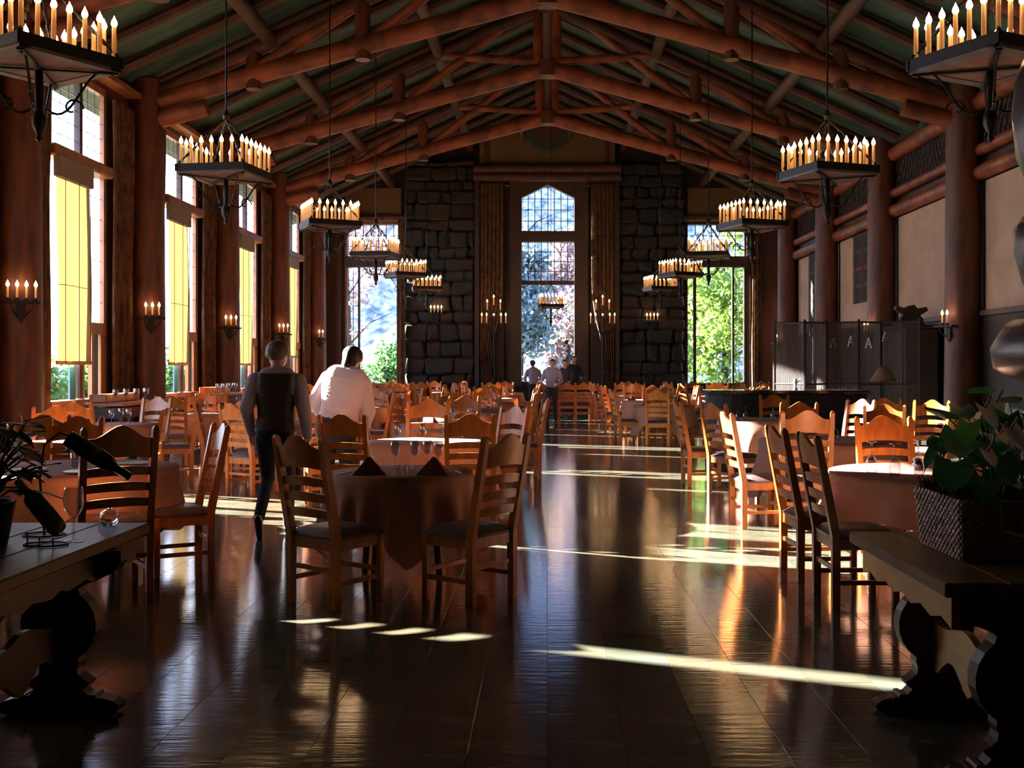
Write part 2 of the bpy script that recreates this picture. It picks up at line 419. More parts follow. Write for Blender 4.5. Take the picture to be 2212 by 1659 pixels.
for i, k in enumerate((0, 1, 2, 3)):
    y0, y1 = wy(k)
    shade(k, y0+0.13, y0+1.36, 1.55 if k < 3 else 1.8, 4.55, 'yellow linen shade hanging in the %s tall window on the left' % ordn[i])
y0, y1 = wy(-1); shade(-1, y0+0.28, y1-.62, 2.2, 3.35, 'unseen yellow shade sized for the sun stripes, window just outside the left edge')  # unseen shade, cut so its gaps throw the floor stripes
y0, y1 = wy(-2); shade(-2, y0-0.35, y1-.36, 0.9, 6.3, 'unseen yellow shade holding back sun in the second window outside the left edge')  # unseen shade, stretched past the frame to stop stray sun

def drape(y0, y1, z0, z1, label, x=-XW+0.12, n=None, group=None, amp=0.055, axis='y', taper=None, sgn=1):
    n = n or max(8, int((y1-y0)/0.035))
    vs = []; fs = []; nz = 12
    for j in range(nz+1):
        f = j/nz; z = z0+(z1-z0)*f
        for i in range(n+1):
            u = i/n
            ya, yb = (y0, y1) if not taper else taper(f)
            p = ya+(yb-ya)*u
            d = amp*math.sin(u*(y1-y0)/0.16*2*PI+0.5*math.sin(f*4))+0.012*math.sin(13*u+9*f)
            vs.append((x+d, p, z) if axis == 'y' else (p, x+d, z))
    for j in range(nz):
        for i in range(n): fs.append((j*(n+1)+i, j*(n+1)+i+1, (j+1)*(n+1)+i+1, (j+1)*(n+1)+i))
    o = MB().add(vs, fs).obj('drape', M['drape'], smooth=True)
    return tag(o, label, 'curtain', group)
for i, k in enumerate((-2, -1, 0, 1, 2, 3)):
    y0, y1 = wy(k)
    nm = ['outside the frame, second', 'just outside the frame', 'nearest', 'second', 'third', 'fourth'][i]
    if k > -2: drape(y0-0.95, y0-0.02, 0.0, 6.33, 'brown patterned curtain at the near side of the %s left window' % nm)
    drape(y1+0.0, y1+0.85, 0.0, 6.33, 'brown patterned curtain at the far side of the %s left window' % nm)

# ---- right wall
wall_r = struct('wall_right')
XR = 8.35
MB().box((XR+0.2, (YF+YB)/2, 3.8), (0.4, YB-YF, 7.6)).obj('wall_panel', M['wallwood'], wall_r)
for i in range(6):
    yc = 8.0+5*i
    MB().box((XR-0.02, yc, 3.78), (0.06, 4.3, 2.50)).obj('plaster_panel', M['plaster'], wall_r)
def long_log(name, x, z, r, y0, y1, m, parent=None, n=12):
    pts = [(x+random.uniform(-.01, .01), y0+(y1-y0)*i/6, z+random.uniform(-.01, .01)) for i in range(7)]
    o = MB().tube(pts, r, n).obj(name, m, parent); autosmooth(o.data); return o
for n_, (z, r) in enumerate(((5.2, 0.15), (5.62, 0.11), (6.55, 0.17))):
    long_log('trim_%d' % (n_+1), XR-0.12, z, r, YF+.1, YB-.1, M['truss'])['kind'] = 'structure'
lat = MB()
for i in range(150):
    y = 5+i*0.21
    for s_ in (-1, 1):
        lat.tube([(XR-0.04, y-0.19*s_, 5.72), (XR-0.04, y+.19*s_, 6.40)], 0.018, 4)
lat.obj('lattice', M['cabinet'], wall_r, kind='stuff')
MB().box((XR-0.04, (YF+YB)/2, 1.25), (0.08, YB-YF, 2.5)).obj('wainscot', M['cabinet'], wall_r)
MB().box((XR-0.1, (YF+YB)/2, 2.52), (0.14, YB-YF, 0.10)).obj('trim_4', M['wallwood'], None, kind='structure')
# woven hangings
def hanging(y0, y1, z0, z1, label):
    t = thing('wall_hanging', label, 'tapestry', (XR-0.10, (y0+y1)/2, z0))
    us = [i/16*(y1-y0)-(y1-y0)/2 for i in range(17)]
    MB().strip(us, lambda u: 0, lambda u: z1-z0, 0.015, lambda u, v, w_: (w_+0.01*math.sin(u*9), u, v)).obj('weave', M['rug'], t)
    MB().tube([(0, -(y1-y0)/2-.1, z1-z0), (0, (y1-y0)/2+.1, z1-z0)], 0.02, 6).obj('hanging_rod', M['iron'], t)
    for q in (0.25, 0.5, 0.75):
        MB().box((-0.012, 0, q*(z1-z0)), (0.006, (y1-y0)*.94, 0.10)).obj('stripe', M['red'] if q == .5 else M['teal'], t)
hanging(27.2, 28.7, 3.2, 5.0, 'dark woven tapestry on the right cream wall, nearer of two')
hanging(32.0, 33.6, 2.7, 5.0, 'dark woven tapestry on the right cream wall, farther of two')

# ---- back wall
wall_b = struct('wall_back')
YW = YB
WX = [(-6.95, -4.95), (-1.45, 1.45), (4.75, 6.85)]        # openings
WTOP = [6.5, 7.75, 6.5]
mb = MB()
def wallseg(x0, x1, z0, z1): mb.box(((x0+x1)/2, YW+0.3, (z0+z1)/2), (x1-x0, 0.6, z1-z0))
wallseg(-8.4, WX[0][0], 0, 7.0); wallseg(WX[0][1], WX[1][0], 0, 7.0); wallseg(WX[1][1], WX[2][0], 0, 7.0); wallseg(WX[2][1], 8.4, 0, 7.0)
for (a, b) in WX: wallseg(a, b, 0, 0.85)
wallseg(WX[0][0], WX[0][1], 6.5, 7.0); wallseg(WX[2][0], WX[2][1], 6.5, 7.0)
wallseg(-8.4, WX[1][0], 7.0, 7.75); wallseg(WX[1][1], 8.4, 7.0, 7.75)
mb.prism([(-8.4, 7.75), (8.4, 7.75), (0, RIDGE+0.2)], 0.6, lambda u, v, w_: (u, YW+0.3+w_, v))
mb.obj('wall_panel', M['mortar'], wall_b)
# side plaster panels and header logs above side windows
for (a, b) in (WX[0], WX[2]):
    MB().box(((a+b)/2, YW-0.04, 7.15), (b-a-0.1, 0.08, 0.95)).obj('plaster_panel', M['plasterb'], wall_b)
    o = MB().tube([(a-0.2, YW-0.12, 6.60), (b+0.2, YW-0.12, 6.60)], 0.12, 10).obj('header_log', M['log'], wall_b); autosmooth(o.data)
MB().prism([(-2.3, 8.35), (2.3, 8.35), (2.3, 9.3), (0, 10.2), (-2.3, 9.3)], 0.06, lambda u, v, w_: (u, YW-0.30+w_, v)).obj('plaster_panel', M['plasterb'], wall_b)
for s_ in (-1, 1):
    MB().box((s_*2.05, YW-0.35, 8.85), (0.16, 0.06, 1.0)).obj('panel_stile', M['wallwood'], wall_b)
for (z, r) in ((8.22, .17), (7.93, .15)):
    o = MB().tube([(-2.5, YW-0.45, z), (2.5, YW-0.45, z)], r, 12).obj('header_log', M['rafter'], wall_b); autosmooth(o.data)
# rubble stone piers
def stones(x0, x1, z0, z1, y, depth, parent, hmin=.32, hmax=.62, wmin=.35, wmax=.95):
    z = z0
    while z < z1-0.1:
        h = min(random.uniform(hmin, hmax), z1-z)
        x = x0+random.uniform(-.05, .05)
        while x < x1-0.08:
            wd = min(random.uniform(wmin, wmax), x1-x)
            if x1-(x+wd) < 0.2: wd = x1-x
            d = depth+random.uniform(-.06, .06)
            mm = MB(); mm.cbox((0, 0, 0), (wd-0.012, d, h-0.012), 0.07, jit=0.045)
            o = mm.obj('stone', random.choice([M['stone1'], M['stone2'], M['stone3'], M['stone1']]), parent)
            o.location = (x+wd/2, y-d/2+0.05, z+h/2)
            x += wd
        z += h
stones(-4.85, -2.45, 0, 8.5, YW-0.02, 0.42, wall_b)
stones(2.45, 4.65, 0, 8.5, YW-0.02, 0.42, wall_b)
MB().box((-7.6, YW-0.06, 3.5), (1.1, 0.12, 7.0)).obj('corner_panel', M['wallwood'], wall_b)
MB().box((7.7, YW-0.06, 3.5), (1.3, 0.12, 7.0)).obj('corner_panel', M['wallwood'], wall_b)
# bay returns beside the centre window
for s_ in (-1, 1):
    MB().box((s_*2.38, YW-0.25, 4.0), (0.14, 0.5, 8.0)).obj('bay_return', M['cabinet'], wall_b)
    MB().box((s_*1.95, YW-0.05, 4.2), (0.95, 0.10, 7.4)).obj('bay_panel', M['cabinet'], wall_b)

def panes(parent, x0, x1, z0, z1, nc, nr, y, top=None, bar=0.028):
    cw, ch = (x1-x0)/nc, (z1-z0)/nr
    base = MB().box((0, 0, 0), (cw-bar*.6, 0.006, ch-bar*.6)).mesh('pane', M['glass'])
    for i in range(nc):
        for j in range(nr):
            o = bpy.data.objects.new('pane', base); COL.objects.link(o); o.parent = parent
            o.location = (x0+(i+.5)*cw, y+0.01, z0+(j+.5)*ch)
    mm = MB()
    for i in range(nc+1): mm.box((x0+i*cw, y, (z0+z1)/2), (bar, 0.03, z1-z0+bar))
    for j in range(nr+1): mm.box(((x0+x1)/2, y, z0+j*ch), (x1-x0, 0.03, bar*.7))
    mm.obj('muntin', M['lead'], parent)
def onepane(parent, x0, x1, z0, z1, y):
    MB().box(((x0+x1)/2, y+.01, (z0+z1)/2), (x1-x0, .006, z1-z0)).obj('pane', M['glass'], parent)
def rect_bars(parent, name, bars, m, y, d=0.16):
    for (x0, x1, z0, z1) in bars: MB().box(((x0+x1)/2, y, (z0+z1)/2), (x1-x0, d, z1-z0)).obj(name, m, parent)
YG = YW+0.25
# centre window
wc = struct('window_7')
rect_bars(wc, 'mullion', [(-1.30, -0.88, .85, 7.7), (0.93, 1.40, .85, 7.7)], M['darktrim'], YG-.2, .30)
rect_bars(wc, 'transom', [(-0.88, .93, 5.80, 6.16)], M['darktrim'], YG-.2, .26)
rect_bars(wc, 'transom', [(-0.88, .93, 4.33, 4.47)], M['darktrim'], YG-.1, .12)
rect_bars(wc, 'rail', [(-1.45, -1.30, .85, 7.7), (1.40, 1.50, .85, 7.7), (-0.88, .93, .85, 1.0)], M['darktrim'], YG-.1, .12)
panes(wc, -0.88, .93, 6.16, 7.30, 8, 3, YG)
panes(wc, -0.88, .93, 4.47, 5.80, 8, 4, YG)
onepane(wc, -.88, .93, 1.0, 4.33, YG)
# pointed head
pk = MB(); pk.prism([(-0.88, 7.30), (.93, 7.30), (.025, 7.74)], .006, lambda u, v, w_: (u, YG+.01+w_, v)); pk.obj('pane', M['glass'], wc)
pm = MB()
for i in range(1, 8):
    x = -0.88+1.81*i/8; zt = 7.30+.44*(1-abs(x-.025)/.905); pm.box((x, YG, (7.3+zt)/2), (.028, .03, zt-7.3))
pm.obj('muntin', M['lead'], wc)
hd = MB()
hd.prism([(-1.3, 7.30), (-0.88, 7.30), (.025, 7.74), (.025, 8.0), (-1.3, 8.0)], .3, lambda u, v, w_: (u, YG-.2+w_, v))
hd.prism([(.025, 7.74), (.93, 7.30), (1.4, 7.30), (1.4, 8.0), (.025, 8.0)], .3, lambda u, v, w_: (u, YG-.2+w_, v))
hd.obj('arched_head', M['darktrim'], wc)
# side lights of the bay (between drape and mullion)
# outer windows
def outer_window(nm, x0, x1, sidex, side):
    wv = struct(nm)
    rect_bars(wv, 'transom', [(x0, x1, 4.93, 5.30)], M['darktrim'], YG-.15, .26)
    rect_bars(wv, 'frame', [(x0, x0+.08, .85, 6.5), (x1-.08, x1, .85, 6.5), (x0+.08, x1-.08, .85, .95), (x0+.08, x1-.08, 6.4, 6.5)], M['trim'] if side < 0 else M['darktrim'], YG-.1, .14)
    panes(wv, x0+.08, x1-.08, 5.30, 6.40, 7, 3, YG)
    rect_bars(wv, 'mullion', [(sidex-.035, sidex+.035, .95, 4.93)], M['darktrim'], YG-.05, .10)
    if side < 0: a, b, c, d = x0+.08, sidex-.035, sidex+.035, x1-.08
    else: a, b, c, d = sidex+.035, x1-.08, x0+.08, sidex-.035
    panes(wv, a, b, .95, 4.93, 2, 9, YG, bar=.022)
    onepane(wv, c, d, .95, 4.93, YG)
    return wv
wl = outer_window('window_8', -6.95, -4.95, -6.48, -1)
rect_bars(wl, 'mullion', [(-5.18, -5.10, .95, 4.93)], M['darktrim'], YG-.06, .10)
wr = outer_window('window_9', 4.75, 6.85, 6.40, 1)
rect_bars(wr, 'mullion', [(5.03, 5.13, .95, 4.93)], M['darktrim'], YG-.06, .10)
# drapes of the back wall
def bay_taper(s_):
    def f_(f):
        # outer edge fixed at 2.3, inner edge pulled out low down
        inner = 1.35+0.45*max(0, min(1, (0.42-f)/0.25))-0.12*max(0, (0.16-f)/.16)*0
        inner = 1.50 + 0.38*math.exp(-((f-0.24)/0.16)**2) + (0.10 if f < .24 else -0.0)
        return (s_*2.3, s_*inner)
    return f_
drape(1.35, 2.3, 0.0, 7.72, 'dark brown curtain on the left of the tall central window', x=YW-0.42, axis='x', taper=bay_taper(-1), n=40)
drape(1.35, 2.3, 0.0, 7.72, 'dark brown curtain on the right of the tall central window', x=YW-0.42, axis='x', taper=bay_taper(1), n=40)
drape(-5.05, -4.80, 0.0, 6.5, 'narrow brown curtain on the right of the left back window', x=YW-0.50, axis='x', n=16)
drape(6.9, 7.3, 0.0, 6.5, 'narrow brown curtain on the right of the right back window', x=YW-0.20, axis='x', n=16)

# ---- wall behind the camera, ceiling
wf = struct('wall_front')
MB().box((0, YF-0.1, 5.2), (16.9, 0.2, 10.6)).obj('wall_panel', M['wallwood'], wf)
ceil_ = struct('ceiling')
for s_ in (-1, 1):
    ex = 8.9
    MB().prism([(0, RIDGE+.12), (s_*ex, roofz(ex)+.12), (s_*ex, roofz(ex)+.27), (0, RIDGE+.27)], YB-YF+1.6, lambda u, v, w_: (u, (YB+YF)/2+w_, v)).obj('roof_boarding', M['roof'], ceil_)
# rafters
rl = math.hypot(8.0, 8.0*SL_R)
rp_ = []
for s_ in (-1, 1):
    mm = MB(); mm.tube([(s_*0.05, 0, RIDGE-.04), (s_*4, 0, roofz(4)-.02), (s_*8.0, 0, roofz(8.0)-.04)], [.10, .115, .10], 8)
    me = mm.mesh('rafter', M['rafter']); autosmooth(me); rp_.append(me)
y = 11.75
while y < YB:
    for me in rp_:
        o = bpy.data.objects.new('rafter', me); COL.objects.link(o); o.parent = ceil_; o.location = (0, y, 0)
    y += 1.25
for s_ in (-1, 1):
    for xx in (2.6, 5.3): long_log('purlin', s_*xx, roofz(xx)-.26, .14, 10, YB-.1, M['rafter'], ceil_, 10)
long_log('ridge_log', 0, RIDGE-.25, .16, 10, YB-.1, M['rafter'], ceil_, 10)

# ================================================================== LOG COLUMNS AND TRUSSES
CX_L, CX_R = -7.70, 8.0
def column(x, y, label, h=7.0):
    pts = [(0, 0, h*i/8) for i in range(9)]
    t = thing('log_column', label, 'column', (x, y, 0))
    o = MB().tube(pts, [0.37, .345, .335, .33, .325, .32, .315, .31, .30], 20).obj('shaft', M['log'], t); autosmooth(o.data)
    s_ = 1 if x < 0 else -1
    o = MB().tube([(-.1*s_, 0, 6.18), (1.15*s_, 0, 6.50)], .17, 12).obj('bolster_log', M['truss'], t); autosmooth(o.data)
    return t
TY = [10.5, 15.5, 20.5, 25.5, 30.5, 35.5]
cn = ['nearest', 'second', 'third', 'fourth', 'fifth']
column(CX_L, 10.5, 'peeled log column off the left edge beside the first table')
column(CX_R, 10.5, 'peeled log column off the right edge beside the plant table')
for i, y in enumerate(TY[1:]):
    column(CX_L, y, '%s peeled log column along the window wall on the left' % cn[i])
    if i == 0: column(CX_R, y, 'peeled log column on the right wall hidden past the right edge')
    else: column(CX_R, y, '%s visible log column along the right cream wall' % cn[i-1])

def truss(y, label):
    t = thing('roof_truss', label, 'roof truss', (0, y, 0))
    ZA, SB = 8.65, 0.27
    zb = lambda x: ZA-SB*abs(x)
    zt = lambda x: RIDGE-.28-SL_R*abs(x)*.985
    def lg(name, p, q, r, n=12, m='truss'):
        a, b = Vector((p[0], p[2] if len(p) > 2 else 0, p[1])), Vector((q[0], q[2] if len(q) > 2 else 0, q[1]))
        k = 3; pts = [a.lerp(b, i/k) for i in range(k+1)]
        rr = [r*random.uniform(.98, 1.02) for _ in pts]
        o = MB().tube(pts, rr, n).obj(name, M[m], t); autosmooth(o.data); return o
    for s_ in (-1, 1):
        e = CX_L if s_ < 0 else CX_R-.0
        e = abs(e)-.1
        lg('bottom_chord', (0, ZA), (s_*e, zb(e)), .185, 14)
        lg('top_chord', (0, RIDGE-.28), (s_*e, zt(e)), .15, m='rafter')
        lg('king_post', (s_*.22, zb(.2)+.0), (s_*.22, zt(.2)), .115)
        lg('hanger_post', (s_*3.55, zb(3.55)-.28), (s_*3.55, zt(3.55)), .15, m='log')
        lg('hanger_post', (s_*5.65, zb(5.65)-.28), (s_*5.65, zt(5.65)), .15, m='log')
        lg('web_log', (s_*.12, ZA+.15), (s_*2.55, zt(2.55)-.05), .10)
        lg('web_log', (s_*3.35, zb(3.35)+.1), (s_*1.05, zt(1.05)-.05), .10)
        lg('web_log', (s_*5.55, zb(5.55)+.1), (s_*3.75, zt(3.75)-.05), .12)
        lg('web_log', (s_*7.45, zb(7.45)+.1), (s_*5.75, zt(5.75)-.05), .12)
        lg('brace', (s_*3.55, zb(3.55)-.1, .1), (s_*3.15, zb(3.15)-.45+1.2, 1.6), .055, 8)
    MB().box((0, 0, ZA-.02), (.34, .42, .36)).obj('king_block', M['log'], t)
    return t
tn = ['overhead, nearest', 'second nearest', 'third', 'fourth', 'fifth, small', 'farthest, against the back wall']
for i, y in enumerate(TY[:-1]): truss(y, ('peeled log roof truss spanning the hall, %s' % tn[i]))

# ================================================================== CHANDELIERS
SIDE = 0.88
def flame_mesh():
    m_ = MB().lathe([(0, -.005), (.019, .004), (.026, .022), (.020, .048), (.008, .070), (0, .092)], 8).mesh('flame', M['flame'], True); return m_  # drawn oversize so the shape takes in the glow around it
FL = flame_mesh()
def candle_mesh(h, r=.019):
    return MB().lathe([(r*1.05, 0), (r, .02), (r*.98, h*.6), (r*.9, h), (0, h+.003)], 8).mesh('candle', M['candle'], True)
CM = candle_mesh(0.27)
CUP = MB().lathe([(.012, 0), (.036, .012), (.038, .030), (.024, .036), (.022, .055), (0, .055)], 8).mesh('candle_cup', M['iron'])
def add_candle(parent, loc, me=None, h=.27, cup=True):
    c = bpy.data.objects.new('candle', me or CM); COL.objects.link(c); c.parent = parent; c.location = loc
    f = bpy.data.objects.new('flame', FL); COL.objects.link(f); f.parent = c; f.location = (0, 0, h+.004)
    if cup:
        u = bpy.data.objects.new('candle_cup', CUP); COL.objects.link(u); u.parent = c; u.location = (0, 0, -.04)
    return c
ROD = 5.0
def make_chandelier():
    t = thing('chandelier', '', 'chandelier')
    h = SIDE/2
    fr = MB()
    for a in range(4):
        m_ = Matrix.Rotation(a*PI/2, 3, 'Z')
        fr.box(m_ @ Vector((0, h-.05, 0.0)), (SIDE, .10, .045), m_)
    fr.obj('tray_frame', M['trayframe'], t)
    MB().box((0, 0, .0), (SIDE-.2, SIDE-.2, .03)).obj('tray_panel', M['traypanel'], t)
    rim = MB()
    for a in range(4):
        m_ = Matrix.Rotation(a*PI/2, 3, 'Z')
        rim.box(m_ @ Vector((0, h, .05)), (SIDE+.04, .02, .09), m_)
        rim.box(m_ @ Vector((0, h-.10, .05)), (SIDE-.2, .012, .05), m_)
    rim.obj('iron_rim', M['iron'], t)
    st = MB()
    for a in (0, PI/2):
        m_ = Matrix.Rotation(a+PI/4, 3, 'Z'); st.box((0, 0, -.035), (SIDE*1.36, .05, .014), m_)
    st.obj('cross_strap', M['iron'], t)
    sc = MB()
    for a in range(4):
        an = a*PI/2+PI/4; dx, dy = math.cos(an), math.sin(an)
        pts = []
        for i in range(15):
            s_ = i/14; r_ = .56-.50*s_; z = -.05-.30*math.sin(s_*PI*.5)**2+.06*math.sin(s_*PI*2)
            pts.append((dx*r_, dy*r_, z))
        sc.tube(pts, .011, 5)
        pts = []
        for i in range(14):
            b_ = i/13*1.6*PI; rr = .085*(1-i/18)
            pts.append((dx*(.25+rr*math.cos(b_)), dy*(.25+rr*math.cos(b_)), -.30-.03+rr*math.sin(b_)))
        sc.tube(pts, .009, 5)
    sc.obj('scroll_bracket', M['iron'], t)
    MB().lathe([(0, -.62), (.03, -.59), (.02, -.55), (.055, -.48), (.06, -.42), (.03, -.36), (.035, -.20), (.03, -.04)], 10).obj('finial', M['iron'], t, smooth=True)
    ch = MB()
    for a in range(4):
        an = a*PI/2+PI/4
        p = Vector((math.cos(an)*.60, math.sin(an)*.60, .10)); q = Vector((0, 0, .74))
        ch.tube([p, q], .010, 5)
        for k_ in range(7): ch.tube([p.lerp(q, k_/7+.02), p.lerp(q, k_/7+.08)], .018, 5)
    ch.obj('suspension_chain', M['iron'], t)
    MB().tube([(0, 0, .74), (0, 0, ROD)], .012, 6).obj('hanging_rod', M['iron'], t)
    MB().lathe([(0, .70), (.04, .73), (.05, .77), (.025, .84), (0, .86)], 8).obj('rod_boss', M['iron'], t)
    n = 7
    pts = []
    for a in range(4):
        m_ = Matrix.Rotation(a*PI/2, 3, 'Z')
        for i in range(n-1): pts.append(m_ @ Vector((-h+.04+(SIDE-.08)*i/(n-1), h-.04, .08)))
    for p in pts: add_candle(t, p)
    return t
CH = Proto(make_chandelier)
rank = ['at the top corner, nearest', 'second nearest', 'third nearest', 'fourth nearest', 'fifth nearest', 'farthest and smallest']
rotL = [-32, -9, 25, -8, 30, 10]; rotR = [28, 20, 20, -12, 26, 14]
for i in range(6):
    y = 8.55+4.98*i
    for side, X, rots in (('left', -4.08 if i < 2 else -3.78, rotL), ('right', 3.56, rotR)):
        CH.place('square iron chandelier of electric candles in the %s row, %s' % (side, rank[i]), (X, y, 3.92), R(rots[i]))
        point('chandelier_light', (X, y, 4.55), 5, rad=.35)
cc_ = CH.place('small square candle chandelier hanging centrally before the tall back window', (0.12, 34.2, 3.42), R(8), scale=(.82, .82, 1))
MB().tube([(0, 0, 4.9), (0, 0, 7.0)], .012, 6).obj('hanging_rod', M['iron'], cc_)
point('chandelier_light', (0.12, 34.2, 3.95), 5, rad=.3)

# ================================================================== SCONCES
def make_sconce(nc=4):
    t = thing('wall_sconce', '', 'wall lamp')
    MB().box((0, .10, 0), (.46, .16, .035)).obj('shelf', M['iron'], t)
    mm = MB(); mm.prism([(-.05, 0), (.05, 0), (.07, -.2), (0, -.30), (-.07, -.2)], .03, lambda u, v, w_: (u, .015+w_, v)); mm.obj('back_plate', M['iron'], t)
    mm = MB()
    for s_ in (-.15, .15):
        mm.tube([(s_, .12, -.02), (s_*.8, .10, -.12), (s_*.3, .03, -.2)], .010, 5)
    mm.obj('bracket_arm', M['iron'], t)
    for i in range(nc): add_candle(t, ((i-(nc-1)/2)*.12, .12, .05), CMS, .17)
    return t
CMS = candle_mesh(0.17, .016)
SC4 = Proto(lambda: make_sconce(4)); SC3 = Proto(lambda: make_sconce(3)); SC2 = Proto(lambda: make_sconce(2))
for i, y in enumerate(TY[1:]):
    an = R(-58)        # faces the aisle and the camera
    d = Vector((math.cos(an), math.sin(an), 0))
    loc = Vector((CX_L, y, 2.42))+d*0.345
    P_ = SC4 if i == 0 else (SC3 if i < 4 else SC2)
    P_.place('iron candle sconce on the %s log column of the window wall' % cn[i], loc, an-PI/2)
    q = loc+d*.20; point('sconce_light', (q.x, q.y, 2.80), 1.3, (1, .40, .10), .04)
for i, y in enumerate(TY[2:]):
    an = R(180+25)
    d = Vector((math.cos(an), math.sin(an), 0)); loc = Vector((CX_R, y, 2.28))+d*.345
    if i == 2: continue
    SC2.place('iron two-candle sconce on the %s visible log column of the right wall' % cn[i], loc, an-PI/2)
    q = loc+d*.2; point('sconce_light', (q.x, q.y, 2.68), 1.6, (1, .40, .10), .04)
for x, z, l_ in ((-3.75, 3.28, 'left'), (3.55, 3.02, 'right')):
    SC4.place('iron four-candle sconce on the %s rubble stone pier of the back wall' % l_, (x, YW-.42, z), PI)
    point('sconce_light', (x, YW-.64, z+.4), 2.2, (1, .36, .10), .04)
def make_candelabrum():
    t = thing('candelabrum', '', 'candelabrum')
    MB().lathe([(.30, 0), (.28, .03), (.08, .08), (.025, .2), (.025, 1.2), (.05, 1.25), (.02, 1.3), (.02, 3.2), (0, 3.25)], 10).obj('stand', M['iron'], t)
    mm = MB()
    pos = [(-.40, 2.95), (-.24, 2.95), (0, 2.95), (.24, 2.95), (.40, 2.95), (-.22, 3.40), (0, 3.55), (.22, 3.40)]
    for (x, z) in pos: mm.tube([(0, 0, z-.35 if z < 3.2 else 3.05), (x*.7, 0, z-.22), (x, 0, z-.03)], .014, 5)
    mm.obj('branch', M['iron'], t)
    for (x, z) in pos: add_candle(t, (x, 0, z), CM, .27)
    return t
CD = Proto(make_candelabrum)
for x, l_ in ((-1.78, 'left'), (1.85, 'right')):
    CD.place('tall iron candelabrum with a triangle of candles, %s of the central window' % l_, (x, YW-1.0, -.4+.4), 0)
    point('candelabrum_light', (x, YW-1.3, 3.6), 1.5, rad=.2)
# crest disc high in the gable
t = thing('painted_crest', 'round painted crest high in the gable above the central window', 'wall ornament', (0.05, YW-.42, 9.55))
MB().lathe([(0, 0), (.76, 0), (.78, .03), (.70, .05), (0, .05)], 32, m=Matrix.Rotation(PI/2, 3, 'X')).obj('disc', M['teal'], t)
mm = MB()
for i in range(8):
    a = i*PI/4; m_ = Matrix.Rotation(a, 3, 'Y'); mm.box(m_ @ Vector((0, -.055, .38)), (.10, .02, .42), m_)
mm.obj('spoke', M['red'], t)
MB().lathe([(0, 0), (.16, 0), (.16, .03), (0, .04)], 16, (0, -.05, 0), Matrix.Rotation(PI/2, 3, 'X')).obj('boss', M['red'], t)
for i, x in enumerate((-1.55, -.85, .75, 1.5)):
    t = thing('gable_ornament', '%s of four slim pale carved ornaments on the gable plaster' % ['leftmost', 'second from left', 'third from left', 'rightmost'][i], 'wall ornament', (x, YW-.42, 9.35))
    MB().lathe([(0, -.26), (.03, -.2), (.05, 0), (.09, .12), (.05, .22), (0, .28)], 8).obj('figure', M['trayframe'], t)
    MB().box((0, .02, 0), (.05, .03, .5)).obj('bracket', M['iron'], t)

